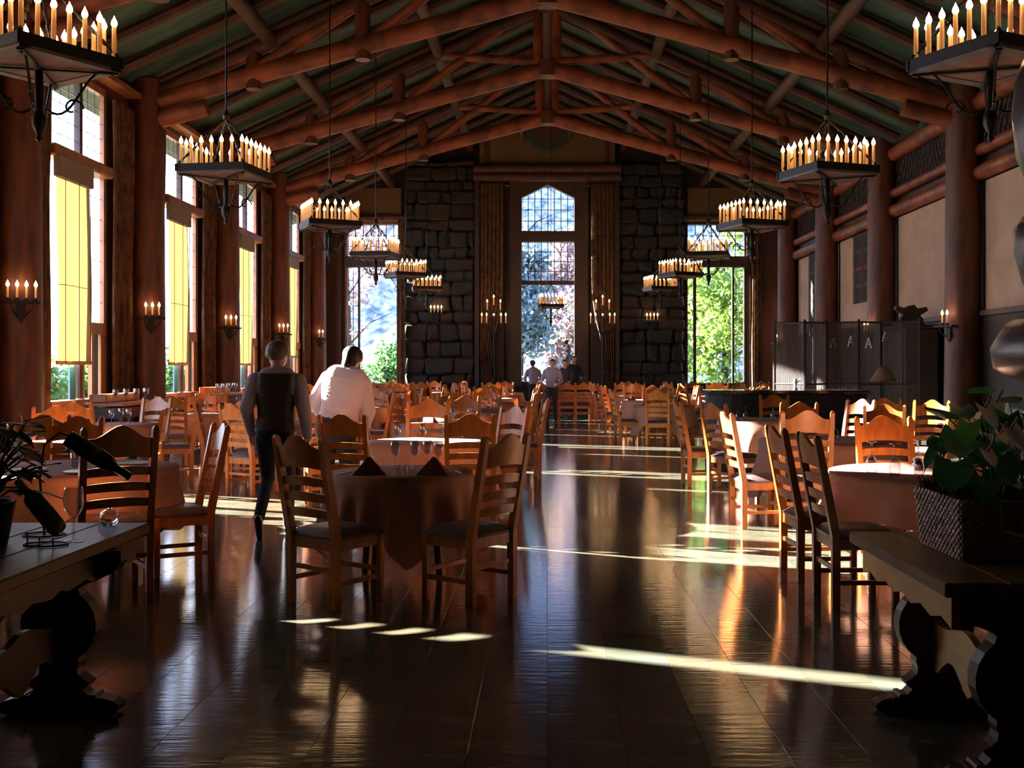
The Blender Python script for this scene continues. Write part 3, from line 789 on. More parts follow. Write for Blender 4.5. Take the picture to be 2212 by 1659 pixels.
# ================================================================== FURNITURE
# ---- chair (faces +Y, origin on floor under the seat centre)
def chair_pieces():
    W, D = .46, .42; hw = W/2-.024
    P = []
    def rake(z): return -(D/2-.02)-(0.0 if z < .44 else (z-.44)*.19)
    def post(s_):
        mb = MB(); zs = [0, .22, .44, .60, .80, .98, 1.055, 1.075]; ww = [.040, .042, .046, .044, .042, .038, .036, .014]
        vs = []
        for z, w_ in zip(zs, ww):
            for (a, b) in ((-1, -1), (1, -1), (1, 1), (-1, 1)): vs.append((s_*(hw+.012*(z-.44)*(z > .44))+a*w_/2, rake(z)+b*w_*.58, z))
        fs = [(i*4+k, i*4+(k+1) % 4, (i+1)*4+(k+1) % 4, (i+1)*4+k) for i in range(len(zs)-1) for k in range(4)]
        fs += [(3, 2, 1, 0), tuple(range(len(vs)-4, len(vs)))]
        return mb.add(vs, fs)
    P.append(('back_post', post(-1), 'oak')); P.append(('back_post', post(1), 'oak'))
    for s_ in (-1, 1): P.append(('leg', MB().cbox((s_*(hw+.008), D/2-.025, .215), (.042, .042, .43), .006), 'oak'))
    fr = MB()
    fr.box((0, D/2-.025, .395), (2*hw, .022, .07)); fr.box((0, -D/2+.02, .395), (2*hw, .022, .07))
    for s_ in (-1, 1): fr.box((s_*hw, 0, .395), (.022, D-.05, .07))
    P.append(('seat_frame', fr, 'oak'))
    # cushion : domed grid
    cu = MB(); n = 8; vs = []; fs = []
    for j in range(n+1):
        for i in range(n+1):
            u, v = i/n*2-1, j/n*2-1
            e = (1-u**4)*(1-v**4)
            su, sv = u*(1-.05*v*v), v*(1-.05*u*u)
            vs.append((su*(W/2+.008), sv*(D/2+.012)+.008, .445+.045*e**.5))
    for j in range(n):
        for i in range(n): fs.append((j*(n+1)+i, j*(n+1)+i+1, (j+1)*(n+1)+i+1, (j+1)*(n+1)+i))
    ring = [i for i in range(n+1)]+[i*(n+1)+n for i in range(1, n+1)]+[n*(n+1)+i for i in range(n-1, -1, -1)]+[i*(n+1) for i in range(n-1, 0, -1)]
    b0 = len(vs)
    for r_ in ring: vs.append((vs[r_][0]*.98, vs[r_][1]*.98, .428))
    m_ = len(ring)
    for k in range(m_): fs.append((ring[k], b0+k, b0+(k+1) % m_, ring[(k+1) % m_]))
    fs.append(tuple(range(b0, b0+m_)))
    cu.add(vs, fs); P.append(('seat_cushion', cu, 'seat'))
    bow = .030
    us = [(-1+2*i/14) for i in range(15)]
    def place_(u, v, w_): return (u*(hw-.004+.012*(v-.44)), rake(v)-bow*(1-u*u)+w_, v)
    def crest_hi(u):
        a = abs(u)
        return 1.0+.082*(0.5+0.5*math.cos(min(1, a/.80)*PI)) - .008*(a > .9)
    P.append(('crest_rail', MB().strip(us, lambda u: .865+.018*(1-u*u), crest_hi, .022, place_), 'oak'))
    for z in (.785, .685, .585):
        P.append(('slat', MB().strip(us[::2], lambda u, z=z: z-.028+.01*(1-u*u), lambda u, z=z: z+.024+.016*(1-u*u), .016, place_), 'oak'))
    P.append(('stretcher', MB().box((0, D/2-.025, .20), (2*hw, .018, .030)), 'oak'))
    P.append(('stretcher', MB().box((0, -D/2+.02, .24), (2*hw, .018, .030)), 'oak'))
    for s_ in (-1, 1): P.append(('stretcher', MB().box((s_*hw, 0, .155), (.018, D-.04, .030)), 'oak'))
    return P
_cp = [(n, mb.mesh(n, M[m]), mb, m) for n, mb, m in chair_pieces()]
for n, me, mb, m in _cp:
    if n in ('seat_cushion', 'crest_rail', 'slat'): autosmooth(me, 50)
def make_chair():
    t = thing('dining_chair', '', 'chair')
    for n, me, mb, m in _cp:
        o = bpy.data.objects.new(n, me); COL.objects.link(o); o.parent = t
    return t
CHAIR = Proto(make_chair)
def far_chair_mesh():
    b = MB()
    for n, me, mb, m in _cp:
        b.cur = 1 if m == 'seat' else 0; b.add(mb.v, mb.f)
    return b.mesh('dining_chair', [M['oak'], M['seat']])
FCM = far_chair_mesh()
def chair(bx, by, face, label, group=None, s=1.0, detail=True):
    """(bx,by) = floor point midway between the back posts; face = heading in degrees from +X"""
    f = R(face); loc = (bx+.19*s*math.cos(f), by+.19*s*math.sin(f), 0)
    if detail: return CHAIR.place(label, loc, f-PI/2, group, (s, s, s))
    o = bpy.data.objects.new('dining_chair', FCM); COL.objects.link(o); o.location = loc; o.rotation_euler = (0, 0, f-PI/2); o.scale = (s, s, s)
    return tag(o, label, 'chair', group)

# ---- tables and cloths
def round_table(x, y, r, label, legs=True):
    t = thing('round_table', label, 'table', (x, y, 0))
    MB().lathe([(0, .715), (r-.01, .715), (r, .72), (r, .738), (r-.01, .742), (0, .742)], 32).obj('tabletop', M['oak'], t)
    for k in range(4):
        a = k*PI/2+PI/4+.3
        MB().tube([(math.cos(a)*r*.55, math.sin(a)*r*.55, .715), (math.cos(a)*r*.60, math.sin(a)*r*.60, .30), (math.cos(a)*r*.66, math.sin(a)*r*.66, 0)], [.035, .028, .024], 6).obj('leg', M['trestle'], t)
    return t
def cloth(x, y, r, half, rot, label, seed=0, folds=14, nang=112, zt=.748, maxhang=.62, name='tablecloth'):
    rnd = random.Random(seed)
    vs = [(0, 0, zt)]; fs = []
    ph = [rnd.uniform(0, 6.28) for _ in range(4)]
    nr = 9
    for i in range(nang):
        vs.append((math.cos(2*PI*i/nang)*r*.6, math.sin(2*PI*i/nang)*r*.6, zt))
    for i in range(nang):
        vs.append((math.cos(2*PI*i/nang)*(r+.002), math.sin(2*PI*i/nang)*(r+.002), zt))
    for j in range(1, nr+1):
        for i in range(nang):
            a = 2*PI*i/nang; b = a-rot
            reach = half/max(abs(math.cos(b)), abs(math.sin(b)))
            reach = min(reach, half*1.36)
            hang = min(maxhang, reach-r)
            s_ = j/nr; drop = hang*s_
            fo = math.sin(folds*a+ph[0]+.8*math.sin(3*a+ph[1]))
            rr = r+.008+drop*(.10+.14*fo)*min(1, s_*2)+.02*math.sin(5*a+ph[2])*s_
            rr = max(rr, r+.006)
            z = zt-.012-drop*.97
            vs.append((math.cos(a)*rr, math.sin(a)*rr, z))
    for i in range(nang): fs.append((0, 1+i, 1+(i+1) % nang))
    for j in range(nr+1):
        for i in range(nang):
            a0 = 1+j*nang; b0 = a0+nang
            fs.append((a0+i, b0+i, b0+(i+1) % nang, a0+(i+1) % nang))
    o = MB().add(vs, fs).obj(name, M['cloth'], smooth=True); o.location = (x, y, 0)
    return tag(o, label, 'tablecloth')

# ---- glasses
def wine_mesh(nm='wine_glass', s=1.0):
    pr = [(0, 0), (.034, .001), (.033, .004), (.006, .010), (.0045, .05), (.006, .085), (.020, .100), (.034, .125), (.038, .155), (.034, .190), (.030, .205), (.0285, .205), (.0325, .189), (.036, .155), (.032, .127), (.018, .104), (0, .098)]
    return MB().lathe([(a*s, b*s) for a, b in pr], 14).mesh(nm, M['drink'], True)
WG = wine_mesh()
TUM = MB().lathe([(0, 0), (.030, .0), (.036, .11), (.034, .11), (.028, .006), (0, .006)], 12).mesh('water_glass', M['drink'], True)
def wglass(x, y, z, label, inv=False, group=None, s=1.0):
    o = bpy.data.objects.new('wine_glass', WG); COL.objects.link(o)
    if inv: o.location = (x, y, z+.2052*s); o.rotation_euler = (PI, 0, 0)
    else: o.location = (x, y, z)
    o.scale = (s, s, s)
    return tag(o, label, 'wine glass', group)
def tumbler(x, y, z, label, group=None):
    o = bpy.data.objects.new('water_glass', TUM); COL.objects.link(o); o.location = (x, y, z)
    return tag(o, label, 'water glass', group)
def napkin(x, y, z, rz, label, group=None, s=1.0):
    b = MB(); w_, h, d = .115*s, .125*s, .05*s
    vs = [(-w_, -d, 0), (w_, -d, 0), (w_, d, 0), (-w_, d, 0), (-.01, -.004, h), (.01, -.004, h), (.01, .004, h), (-.01, .004, h), (0, -d*1.15, 0), (0, d*1.15, 0)]
    fs = [(0, 8, 4), (8, 5, 4), (8, 1, 5), (1, 2, 6, 5), (2, 9, 6), (9, 7, 6), (9, 3, 7), (3, 0, 4, 7), (4, 5, 6, 7), (0, 3, 9, 2, 1, 8)]
    b.add(vs, fs); o = b.obj('folded_napkin', M['napkin']); o.location = (x, y, z); o.rotation_euler = (0, 0, rz)
    return tag(o, label, 'napkin', group)
PL = MB().lathe([(0, 0), (.07, 0), (.12, .012), (.125, .016), (.118, .016), (.07, .006), (0, .005)], 24).mesh('plate', M['white'], True)
def plate(x, y, z, label, group=None):
    o = bpy.data.objects.new('plate', PL); COL.objects.link(o); o.location = (x, y, z); return tag(o, label, 'plate', group)
SH = MB().lathe([(0, 0), (.018, 0), (.020, .02), (.012, .05), (.014, .06), (.008, .072), (0, .074)], 10).mesh('salt_shaker', M['drink'], True)
KN = MB().box((0, 0, .002), (.018, .11, .003)).box((0, .10, .003), (.014, .10, .005)).mesh('table_knife', M['white'])
def small(me, nm, x, y, z, label, cat, rz=0.0, group=None):
    o = bpy.data.objects.new(nm, me); COL.objects.link(o); o.location = (x, y, z); o.rotation_euler = (0, 0, rz); return tag(o, label, cat, group)
ZT = .7490

# ---------- near tables
NT = 'nearest round table in the middle'
round_table(-1.05, 7.68, .50, 'round table left of the aisle, nearest in the middle')
cloth(-1.05, 7.68, .51, .84, R(57), 'rose tablecloth with a low pointed corner on the nearest middle table', 1, 16)
chair(-1.47, 6.69, 54, 'dark ladder-back chair seen from behind, left of two at the nearest middle table')
chair(-.35, 6.80, 144, 'dark ladder-back chair turned left, right of two at the nearest middle table')
napkin(-1.24, 7.42, ZT, .1, 'burgundy napkin folded to a peak, left one on the nearest middle table')
napkin(-.79, 7.42, ZT, -.2, 'burgundy napkin folded to a peak, right one on the nearest middle table')
wglass(-1.12, 7.86, ZT, 'upright wine glass on the nearest middle table, left of centre')
wglass(-.98, 7.90, ZT, 'upright wine glass on the nearest middle table, behind the centre')
wglass(-.80, 7.84, ZT, 'upright wine glass behind the right folded napkin')
wglass(-.90, 8.0, ZT, 'upright wine glass at the far rim of the nearest middle table')
small(SH, 'salt_shaker', -1.03, 7.40, ZT, 'small glass salt shaker between the two folded napkins', 'shaker')
small(SH, 'salt_shaker', -1.0, 7.50, ZT, 'small glass pepper shaker just behind the salt shaker', 'shaker')
small(KN, 'table_knife', -.62, 7.55, ZT+.001, 'table knife at the right rim of the nearest middle table', 'cutlery', .3)
small(KN, 'table_knife', -1.45, 7.5, ZT+.001, 'table knife at the left rim of the nearest middle table', 'cutlery', -.3)

round_table(-1.20, 10.78, .62, 'round table in full sun behind the nearest middle table')
cloth(-1.20, 10.78, .64, .95, R(20), 'sunlit tablecloth glaring white behind the folded napkins', 2, 18)
chair(-1.82, 9.66, 80, 'dark ladder-back chair in front of the man in the white shirt')
chair(-.70, 9.72, 92, 'brown ladder-back chair with sunlit left post behind the right napkin')
chair(-1.34, 11.86, 268, 'glowing orange ladder-back chair facing the camera behind the sunlit table', s=1.06)
chair(-.44, 11.55, 222, 'ladder-back chair with a white sunlit crest at the right of the sunlit table')
chair(-2.45, 11.75, 290, 'orange ladder-back chair between the two waiters')
for i, (dx, dy) in enumerate(((-.25, -.5), (.0, -.52), (.22, -.45), (.35, -.1))):
    wglass(-1.20+dx, 10.78+dy, ZT, 'wine glasses standing on the sunlit white table', group='glasses on the sunlit table')

# left near table
round_table(-3.58, 7.90, .78, 'large round table at the left edge with a deep cloth')
cloth(-3.58, 7.90, .80, 1.12, R(10), 'ochre-pink tablecloth of the large left table, hanging in a rounded fold', 3, 10, maxhang=.56)
chair(-2.83, 6.98, 126, 'dark ladder-back chair seen from behind at the large left table', s=1.04)
chair(-2.55, 7.92, 210, 'dark ladder-back chair turned to the left, right of the large left table')
chair(-4.02, 9.0, 275, 'brown ladder-back chair on the far side of the large left table')
plate(-3.30, 7.55, ZT, 'white plate catching the sun on the large left table')
plate(-3.75, 7.7, ZT, 'white plate near the left edge of the large left table')
plate(-3.2, 8.2, ZT, 'white plate at the back right of the large left table')
tumbler(-3.52, 7.95, ZT, 'plain water glass on the large left table, left of the chair back')
wglass(-3.95, 7.9, ZT, 'wine glass standing at the left of the large left table')

# second left cluster
round_table(-4.9, 10.45, .54, 'round table behind the large left table, near the windows')
cloth(-4.9, 10.45, .56, .88, R(30), 'orange-lit tablecloth behind the large left table', 4, 12)
chair(-4.50, 9.62, 98, 'brown ladder-back chair with its back to the camera beside the bottle silhouette')
chair(-4.02, 10.85, 195, 'ladder-back chair with one white sunlit post right of the orange-lit cloth')
chair(-5.8, 10.7, 0, 'ladder-back chair at the window side of the orange-lit table')
chair(-5.3, 11.45, 290, 'ladder-back chair on the far side of the orange-lit table')
for i in range(5): wglass(-4.9+.33*math.cos(i*1.25), 10.45+.33*math.sin(i*1.25), ZT, 'stemware on the orange-lit table behind the large left table', group='stemware of the orange-lit table')
chair(-3.62, 12.55, 58, 'ladder-back chair with white sunlit slats left of the waiter in the vest')

# right side tables
round_table(2.80, 7.62, .74, 'round table on the right with upturned glasses')
cloth(2.80, 7.62, .76, 1.05, R(48), 'mauve tablecloth on the right table with upturned glasses', 5, 12, maxhang=.5)
chair(1.79, 6.84, 2, 'dark ladder-back chair side-on at the right table, nearer of two')
chair(1.76, 7.66, 4, 'dark ladder-back chair side-on at the right table, farther of two')
chair(2.76, 8.62, 270, 'orange ladder-back chair behind the upturned glasses', s=1.02)
chair(3.75, 7.6, 180, 'dark ladder-back chair behind the potted plant', s=1.0)
for i, (x, y, l_) in enumerate(((2.30, 7.55, 'leftmost'), (2.40, 7.35, 'second from left'), (2.60, 7.45, 'second from right'), (2.70, 7.75, 'rightmost'))):
    wglass(x, y, ZT, 'upturned wine glass on the mauve cloth, %s of four' % l_, inv=True, s=1.1)
round_table(2.95, 10.95, .74, 'second round table on the right, behind the upturned glasses')
cloth(2.95, 10.95, .76, 1.12, R(25), 'rose tablecloth with a white sunlit left end on the second right table', 6, 12)
chair(2.36, 9.72, 84, 'orange ladder-back chair with sunlit left post, back to the camera at the second right table', s=1.03)
chair(1.80, 10.05, 6, 'golden ladder-back chair side-on at the second right table with its legs in the sun')
chair(3.78, 11.95, 250, 'brown ladder-back chair behind the second right table')
chair(3.75, 9.85, 130, 'orange ladder-back chair at the right of the second right table, behind the leaves')
for i in range(3): wglass(3.0+.2*i, 11.1-.1*i, ZT, 'upturned glasses on the second right table', inv=True, group='glasses on the second right table')
round_table(3.2, 15.2, .74, 'third round table on the right with a sunlit cloth top')
cloth(3.2, 15.2, .76, 1.1, R(15), 'brightly sunlit tablecloth on the third right table', 7, 12)
chair(1.77, 13.55, 4, 'golden ladder-back chair side-on at the aisle, leftmost on the right side')
chair(2.06, 12.62, 32, 'golden ladder-back chair with a sunlit crest beside the aisle, right side')
chair(3.5, 16.3, 270, 'orange ladder-back chair behind the third right table, before the black counter')
chair(3.05, 13.0, 90, 'shadowed ladder-back chair with its back to the camera at the third right table')
chair(4.05, 14.0, 215, 'ladder-back chair with a glaring white crest right of the third right table')
chair(4.88, 13.6, 235, 'ladder-back chair with a white sunlit crest at the far right, before the reed screen')
chair(4.55, 14.4, 250, 'small orange ladder-back chair left of the white-crested far right chair')
for i, (x, y) in enumerate(((2.70, 15.05), (2.83, 15.2), (3.2, 15.1), (3.25, 15.3))):
    wglass(x, y, ZT, 'upturned glasses on the sunlit third right table', inv=True, group='glasses on the third right table')

# ---------- far crowd of tables
ORD = ['first', 'second', 'third', 'fourth', 'fifth', 'sixth', 'seventh', 'eighth']
def cluster(x, y, r, where, rot, seed, detail, sides=(0, 90, 180, 270), ng=6):
    round_table(x, y, r, 'round dining table, %s' % where) if detail else tag(MB().lathe([(.04, 0), (.04, .7), (r, .715), (r, .742), (0, .742)], 24).obj('round_table', M['oak']), 'round dining table, %s' % where, 'table').__setattr__('location', (x, y, 0))
    cloth(x, y, r+.02, r+.36, rot, 'tablecloth, %s' % where, seed, 12, 64 if detail else 48)
    sn = {0: 'on the right side', 90: 'at the back', 180: 'on the window side', 270: 'on the near side'}
    rnd = random.Random(seed)
    for sd_ in sides:
        a = R(sd_+rnd.uniform(-14, 14)); d = r+.40+rnd.uniform(-.05, .05)
        chair(x+math.cos(a)*d, y+math.sin(a)*d, math.degrees(a)+180+rnd.uniform(-10, 10), 'ladder-back chair %s, table %s' % (sn[sd_], where.replace('row, ', 'row ')), detail=detail)
    for i in range(ng):
        a = i*2*PI/ng+rnd.uniform(-.3, .3); q = r*rnd.uniform(.35, .72)
        if i % 3 == 2: napkin(x+q*math.cos(a), y+q*math.sin(a), ZT, a, 'folded napkins, %s' % where, 'folded napkins, %s' % where, s=.8)
        else: wglass(x+q*math.cos(a), y+q*math.sin(a), ZT, 'stemmed glasses, %s' % where, group='stemmed glasses, %s' % where)
seed = 20
YR = [14.0, 16.9, 19.8, 22.7, 25.6, 28.5, 31.4]
for ri, yy in enumerate(YR):
    for ci, xx in enumerate((-1.35, -3.60, -5.75)):
        if ri == 0 and ci == 0:
            sides = (90, 180)
        elif ci == 2: sides = (0, 90, 270)
        else: sides = (0, 90, 180, 270)
        seed += 1
        cluster(xx, yy+.25*(ci % 2), .58 if ci else .62, '%s row left, %s' % (ORD[ri], ['aisle column', 'middle column', 'window column'][ci]), seed, seed, yy < 17.5, sides, 5 if yy < 26 else 3)
chair(-.13, 14.42, 188, 'ladder-back chair in profile by the aisle, farther of the two beside the first far table')
chair(-.35, 13.05, 176, 'ladder-back chair in profile by the aisle, nearer of the two beside the first far table')
for ri, yy in enumerate((21.0, 24.2, 27.4, 30.6)):
    for ci, xx in enumerate((2.3, 4.5, 6.65)):
        if ri == 0 and ci == 2: continue
        seed += 1
        cluster(xx, yy, .58, '%s row right, %s' % (ORD[ri], ['aisle column', 'middle column', 'wall column'][ci]), seed, seed, False, (90, 180, 270) if ci == 2 else (0, 90, 180, 270), 4)
# far table straight ahead at the end of the aisle
t = thing('long_table', 'bare long table at the far end of the aisle below the central window', 'table', (.55, 30.0, 0))
MB().cbox((0, 0, .74), (1.5, .8, .04), .01).obj('tabletop', M['oak'], t)
for sx_ in (-1, 1):
    for sy_ in (-1, 1): MB().box((sx_*.66, sy_*.33, .36), (.06, .06, .72)).obj('leg', M['oak'], t)
o = MB().box((0, 0, .7655), (1.54, .84, .005)).box((0, -.42, .64), (1.54, .006, .25)).box((0, .42, .64), (1.54, .006, .25)).box((-.77, 0, .64), (.006, .84, .25)).box((.77, 0, .64), (.006, .84, .25)).obj('tablecloth', M['cloth']); o.location = (.55, 30.0, 0.0)
tag(o, 'white tablecloth on the long table at the end of the aisle', 'tablecloth')
for i in range(3): chair(.1+.45*i, 29.25, 90, 'ladder-back chairs on the near side of the far long table', 'chairs of the far long table', detail=False)

# service tables along the window wall
def service(x, y, L, label, lc):
    t = thing('service_table', label, 'sideboard', (x, y, 0), 0)
    MB().cbox((0, 0, .93), (.62, L, .05), .01).obj('tabletop', M['oak'], t)
    MB().box((0, 0, .80), (.5, L-.1, .16)).obj('apron', M['trestle'], t)
    for a in (-1, 1):
        for b in (-1, 1): MB().box((a*.24, b*(L/2-.08), .36), (.06, .06, .72)).obj('leg', M['trestle'], t)
    MB().box((0, 0, .3), (.5, L-.14, .03)).obj('shelf', M['trestle'], t)
    MB().cbox((-.15, 0, 1.02), (.26, L*.8, .12), .01).obj('raised_shelf', M['oak'], t)
    for i in range(8):
        wglass(x+.15-.10*(i % 2), y-L*.42+L*.84*i/7, .956, 'glasses lined up on the %s' % lc, group='glasses on the %s' % lc)
service(-6.7, 16.9, 1.7, 'wooden service table with glasses below the nearest left window', 'service table of the nearest window')
service(-6.9, 22.6, 1.6, 'wooden service table below the second left window', 'service table of the second window')
service(-6.9, 27.6, 1.6, 'wooden service table below the third left window', 'service table of the third window')
# ---------- foreground trestle tables
def trestle_table(x0, x1, y0, y1, label, tx, inset=.17, bm_='board'):
    cx = (x0+x1)/2
    t = thing('trestle_table', label, 'table', (cx, (y0+y1)/2, 0)); L = y1-y0; W = x1-x0
    n = 3
    for i in range(n): MB().cbox(((i-(n-1)/2)*W/n, 0, .735), (W/n-.002, L, .05), .006).obj('plank', M['trestletop'], t)
    sg = 1 if x0 > 0 else -1
    MB().strip([-L/2+.06+(L-.12)*i/20 for i in range(21)], lambda u: .60+.012*math.cos(u*30), lambda u: .709, .03, lambda u, v, w_: (w_-sg*(W/2-.06), u, v)).obj('apron', M[bm_], t)
    MB().box((sg*(W/2-.06), 0, .66), (.03, L-.12, .10)).obj('apron', M[bm_], t)
    # vase-shaped trestle panels
    prof = [(.215, 0), (.255, .018), (.262, .042), (.235, .062), (.19, .074), (.125, .088), (.105, .110), (.128, .128), (.132, .142), (.108, .156), (.085, .175), (.080, .20), (.088, .225)]+[(.163*math.cos(a), .385+.163*math.sin(a)) for a in [R(-58), R(-42), R(-26), R(-10), R(6), R(22), R(38), R(54)]]+[(.085, .545), (.10, .56), (.16, .58), (.24, .615), (.27, .66), (.27, .71)]
    for yy in (-L/2+.17, L/2-inset):
        ol = [(a, z) for a, z in prof]+[(-a, z) for a, z in reversed(prof)]
        o = MB().prism(ol, .075, lambda u, v, w_, yy=yy: (u+tx, yy+w_, v)).obj('trestle_leg', M['trestle'], t)
        for s_ in (-1, 1):
            c = MB()
            for q in range(4): c.tube([(tx+s_*(.15+q*.028), yy-.045, .075-q*.012), (tx+s_*(.15+q*.028), yy+.045, .075-q*.012)], .018-.002*q, 6)
            c.obj('carving', M['trestle'], o)
    us = [-L/2+.20+(L-.23-inset)*i/30 for i in range(31)]
    lo = lambda u: .21+.04*abs(math.sin(u*9))-.025*math.cos(u*18)
    hi = lambda u: .40+.03*abs(math.sin(u*7+.6))+.02*math.cos(u*14)
    MB().strip(us, lo, hi, .03, lambda u, v, w_: (tx+w_, u, v)).obj('stretcher', M[bm_], t)
    return t
trestle_table(1.36, 2.02, 3.64, 4.80, 'dark trestle table with vase-shaped legs in the lower right corner', -.01)
trestle_table(-2.56, -1.89, 3.40, 5.07, 'dark trestle table with vase-shaped legs in the lower left corner', .12, .45, 'trestle')  # dark wood on these boards stands for their unlit side

# planter with plant, on the right trestle table
t = thing('planter_basket', 'square woven basket planter on the right trestle table', 'planter', (1.77, 4.25, .761))
bw0, bw1, bl0, bl1, bh = .20, .215, .22, .25, .235
rowsn = 17
for j in range(rowsn):
    f = j/rowsn; wq = bw0+(bw1-bw0)*f; lq = bl0+(bl1-bl0)*f; z = .006+bh*f
    mm = MB(); N_ = 26
    for side in range(4):
        hw_, hl_ = (wq, lq)
        for i in range(N_):
            u = -1+2*(i+.5)/N_; off = .005*(1 if (i+j) % 2 else -1)
            if side == 0: p = (u*hw_, -hl_+off); d = (2*hw_/N_, .008)
            elif side == 1: p = (hw_+off, u*hl_); d = (.008, 2*hl_/N_)
            elif side == 2: p = (u*hw_, hl_+off); d = (2*hw_/N_, .008)
            else: p = (-hw_+off, u*hl_); d = (.008, 2*hl_/N_)
            mm.box((p[0], p[1], z+bh/rowsn*.42), (d[0], d[1], bh/rowsn*.75))
    mm.obj('wicker_row', M['wicker'], t)
MB().box((0, 0, bh*.5), (2*bw0-.02, 2*bl0-.02, bh-.02)).obj('liner', M['cabinet'], t)
mm = MB()
rnd = random.Random(3)
for i in range(420):
    a = rnd.uniform(-1, 1); b = rnd.uniform(-1, 1)
    if max(abs(a), abs(b)) < .6 and rnd.random() < .5: continue
    x, y = a*bw1, b*bl1
    mm.tube([(x, y, bh-.01), (x+a*.02+rnd.uniform(-.02, .02), y+rnd.uniform(-.02, .02), bh+rnd.uniform(.015, .05))], .0025, 3)
mm.obj('moss', M['soil'], t, kind='stuff')

def leaf_geo(mb, base, dirv, L, W, curl=.3, heart=True, up=Vector((0, 0, 1))):
    d = Vector(dirv).normalized(); s_ = d.cross(up); s_ = s_.normalized() if s_.length > 1e-4 else Vector((1, 0, 0)); nrm = s_.cross(d)
    n = 7; vs = []; fs = []
    for i in range(n+1):
        f = i/n; wd = W*math.sin(min(1, f*1.05+.08)*PI)**.7*(1-f*.35)
        if heart and f < .25: wd = W*(.78+.4*f)
        if i == n: wd = .001
        for sgn in (-1, -.5, 0, .5, 1):
            back = (-.22*L*abs(sgn)*(1-f*4) if heart and f < .25 else 0)
            p = Vector(base)+d*(f*L+back)+s_*(wd*sgn)+nrm*(-.10*L*curl*f*f*3+.12*W*abs(sgn))
            vs.append(p)
    for i in range(n):
        for k in range(4): fs.append((i*5+k, i*5+k+1, (i+1)*5+k+1, (i+1)*5+k))
    mb.add(vs, fs)
t = thing('potted_anthurium', 'leafy anthurium plant with peach flowers growing in the woven basket', 'plant', (1.80, 4.25, .95))
rnd = random.Random(11)
stems = MB()
def put_leaf(p, L, W, dirv, m, name='leaf', curl=.3):
    base = Vector((rnd.uniform(-.05, .12), rnd.uniform(-.10, .10), .0))
    mid = base.lerp(p, .5)+Vector((0, 0, .05))
    stems.tube([base, mid, p], [.0045, .004, .003], 5)
    mb = MB(); leaf_geo(mb, p, dirv, L, W, curl); o = mb.obj(name, m, t, smooth=True); return o
# position helper relative to the plant from the photo, at its own distance
def at(px, py, Y): return Vector(((px-VX)/FPX*Y, Y, EYE-(py-VY)/FPX*Y))
O_ = Vector((1.80, 4.25, .95))
lv = [(2120, 850, 4.2, .13, .060), (2075, 880, 4.35, .13, .055), (2095, 915, 4.1, .12, .05), (2050, 905, 4.4, .15, .07), (2040, 950, 4.3, .16, .075), (2075, 955, 4.15, .15, .07), (2110, 965, 4.3, .14, .07), (2155, 925, 4.2, .15, .065), (2060, 1000, 4.15, .19, .085), (2020, 965, 4.25, .13, .03), (2100, 1010, 4.05, .15, .07), (2140, 960, 4.1, .14, .06), (2180, 870, 4.3, .13, .05), (2175, 900, 4.15, .14, .06), (2165, 985, 4.1, .14, .065), (2200, 1000, 4.2, .15, .07), (2205, 960, 4.3, .14, .06), (2150, 1020, 4.2, .13, .06), (2190, 1045, 4.1, .12, .055), (2110, 890, 4.4, .13, .06), (2030, 1000, 4.4, .12, .055), (2085, 1030, 4.35, .13, .06), (2130, 935, 4.5, .14, .07), (2210, 900, 4.4, .13, .06), (2060, 930, 4.5, .13, .06), (2120, 1045, 4.0, .11, .05)]
for i, (px, py, Y, L, W) in enumerate(lv):
    p = at(px, py, Y)-O_
    out_ = Vector((p.x*1.2+rnd.uniform(-.3, .3), -0.55+rnd.uniform(-.4, .3), rnd.uniform(-.9, .25)))
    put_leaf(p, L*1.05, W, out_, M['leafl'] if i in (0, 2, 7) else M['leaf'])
for px, py, Y, L, W in ((2125, 880, 4.0, .115, .045), (2182, 925, 3.98, .12, .055), (2130, 975, 3.98, .08, .038), (2160, 935, 4.0, .06, .03), (2150, 868, 4.2, .07, .03)):
    p = at(px, py, Y)-O_
    o = put_leaf(p, L, W, Vector((.25, -.55, -.75)), M['spathe'], 'flower')
    q = MB(); q.tube([p+Vector((0, -.012, 0)), p+Vector((.012, -.04, .045))], [.006, .004], 6); q.obj('spadix', M['spadix'], o)
p = at(2165, 1150, 3.93)-O_
stems.tube([Vector((.08, -.1, 0)), Vector((.04, -.24, .03)), Vector((p.x, p.y+.01, p.z+.10)), p], .004, 5)
mb = MB(); leaf_geo(mb, p, Vector((.6, -.35, -.12)), .13, .04, .1); mb.obj('flower', M['spathe'], t, smooth=True)
stems.obj('stem', M['stem'], t)

# plant, bottles and glasses on the left trestle table
t = thing('trailing_plant', 'dark trailing plant in a pot at the left edge on the left trestle table', 'plant', (-2.34, 4.42, .761))
MB().lathe([(0, 0), (.09, 0), (.12, .16), (.125, .18), (.11, .18), (.08, .02), (0, .02)], 16).obj('pot', M['cabinet'], t, smooth=True)
MB().lathe([(0, .15), (.11, .155), (0, .17)], 12).obj('soil', M['soil'], t)
stems = MB(); rnd = random.Random(5)
for i in range(90):
    a = rnd.uniform(0, 6.28); rr = rnd.uniform(.03, .22); z = rnd.uniform(.20, .52)
    p = Vector((rr*math.cos(a), rr*math.sin(a), z)); stems.tube([(0, 0, .15), p*.5+Vector((0, 0, .12)), p], .004, 4)
    mb = MB(); leaf_geo(mb, p, (math.cos(a), math.sin(a), rnd.uniform(-.8, .3)), rnd.uniform(.07, .11), rnd.uniform(.035, .055), .3); mb.obj('leaf', M['leafd'], t, smooth=True)
stems.obj('stem', M['stem'], t)
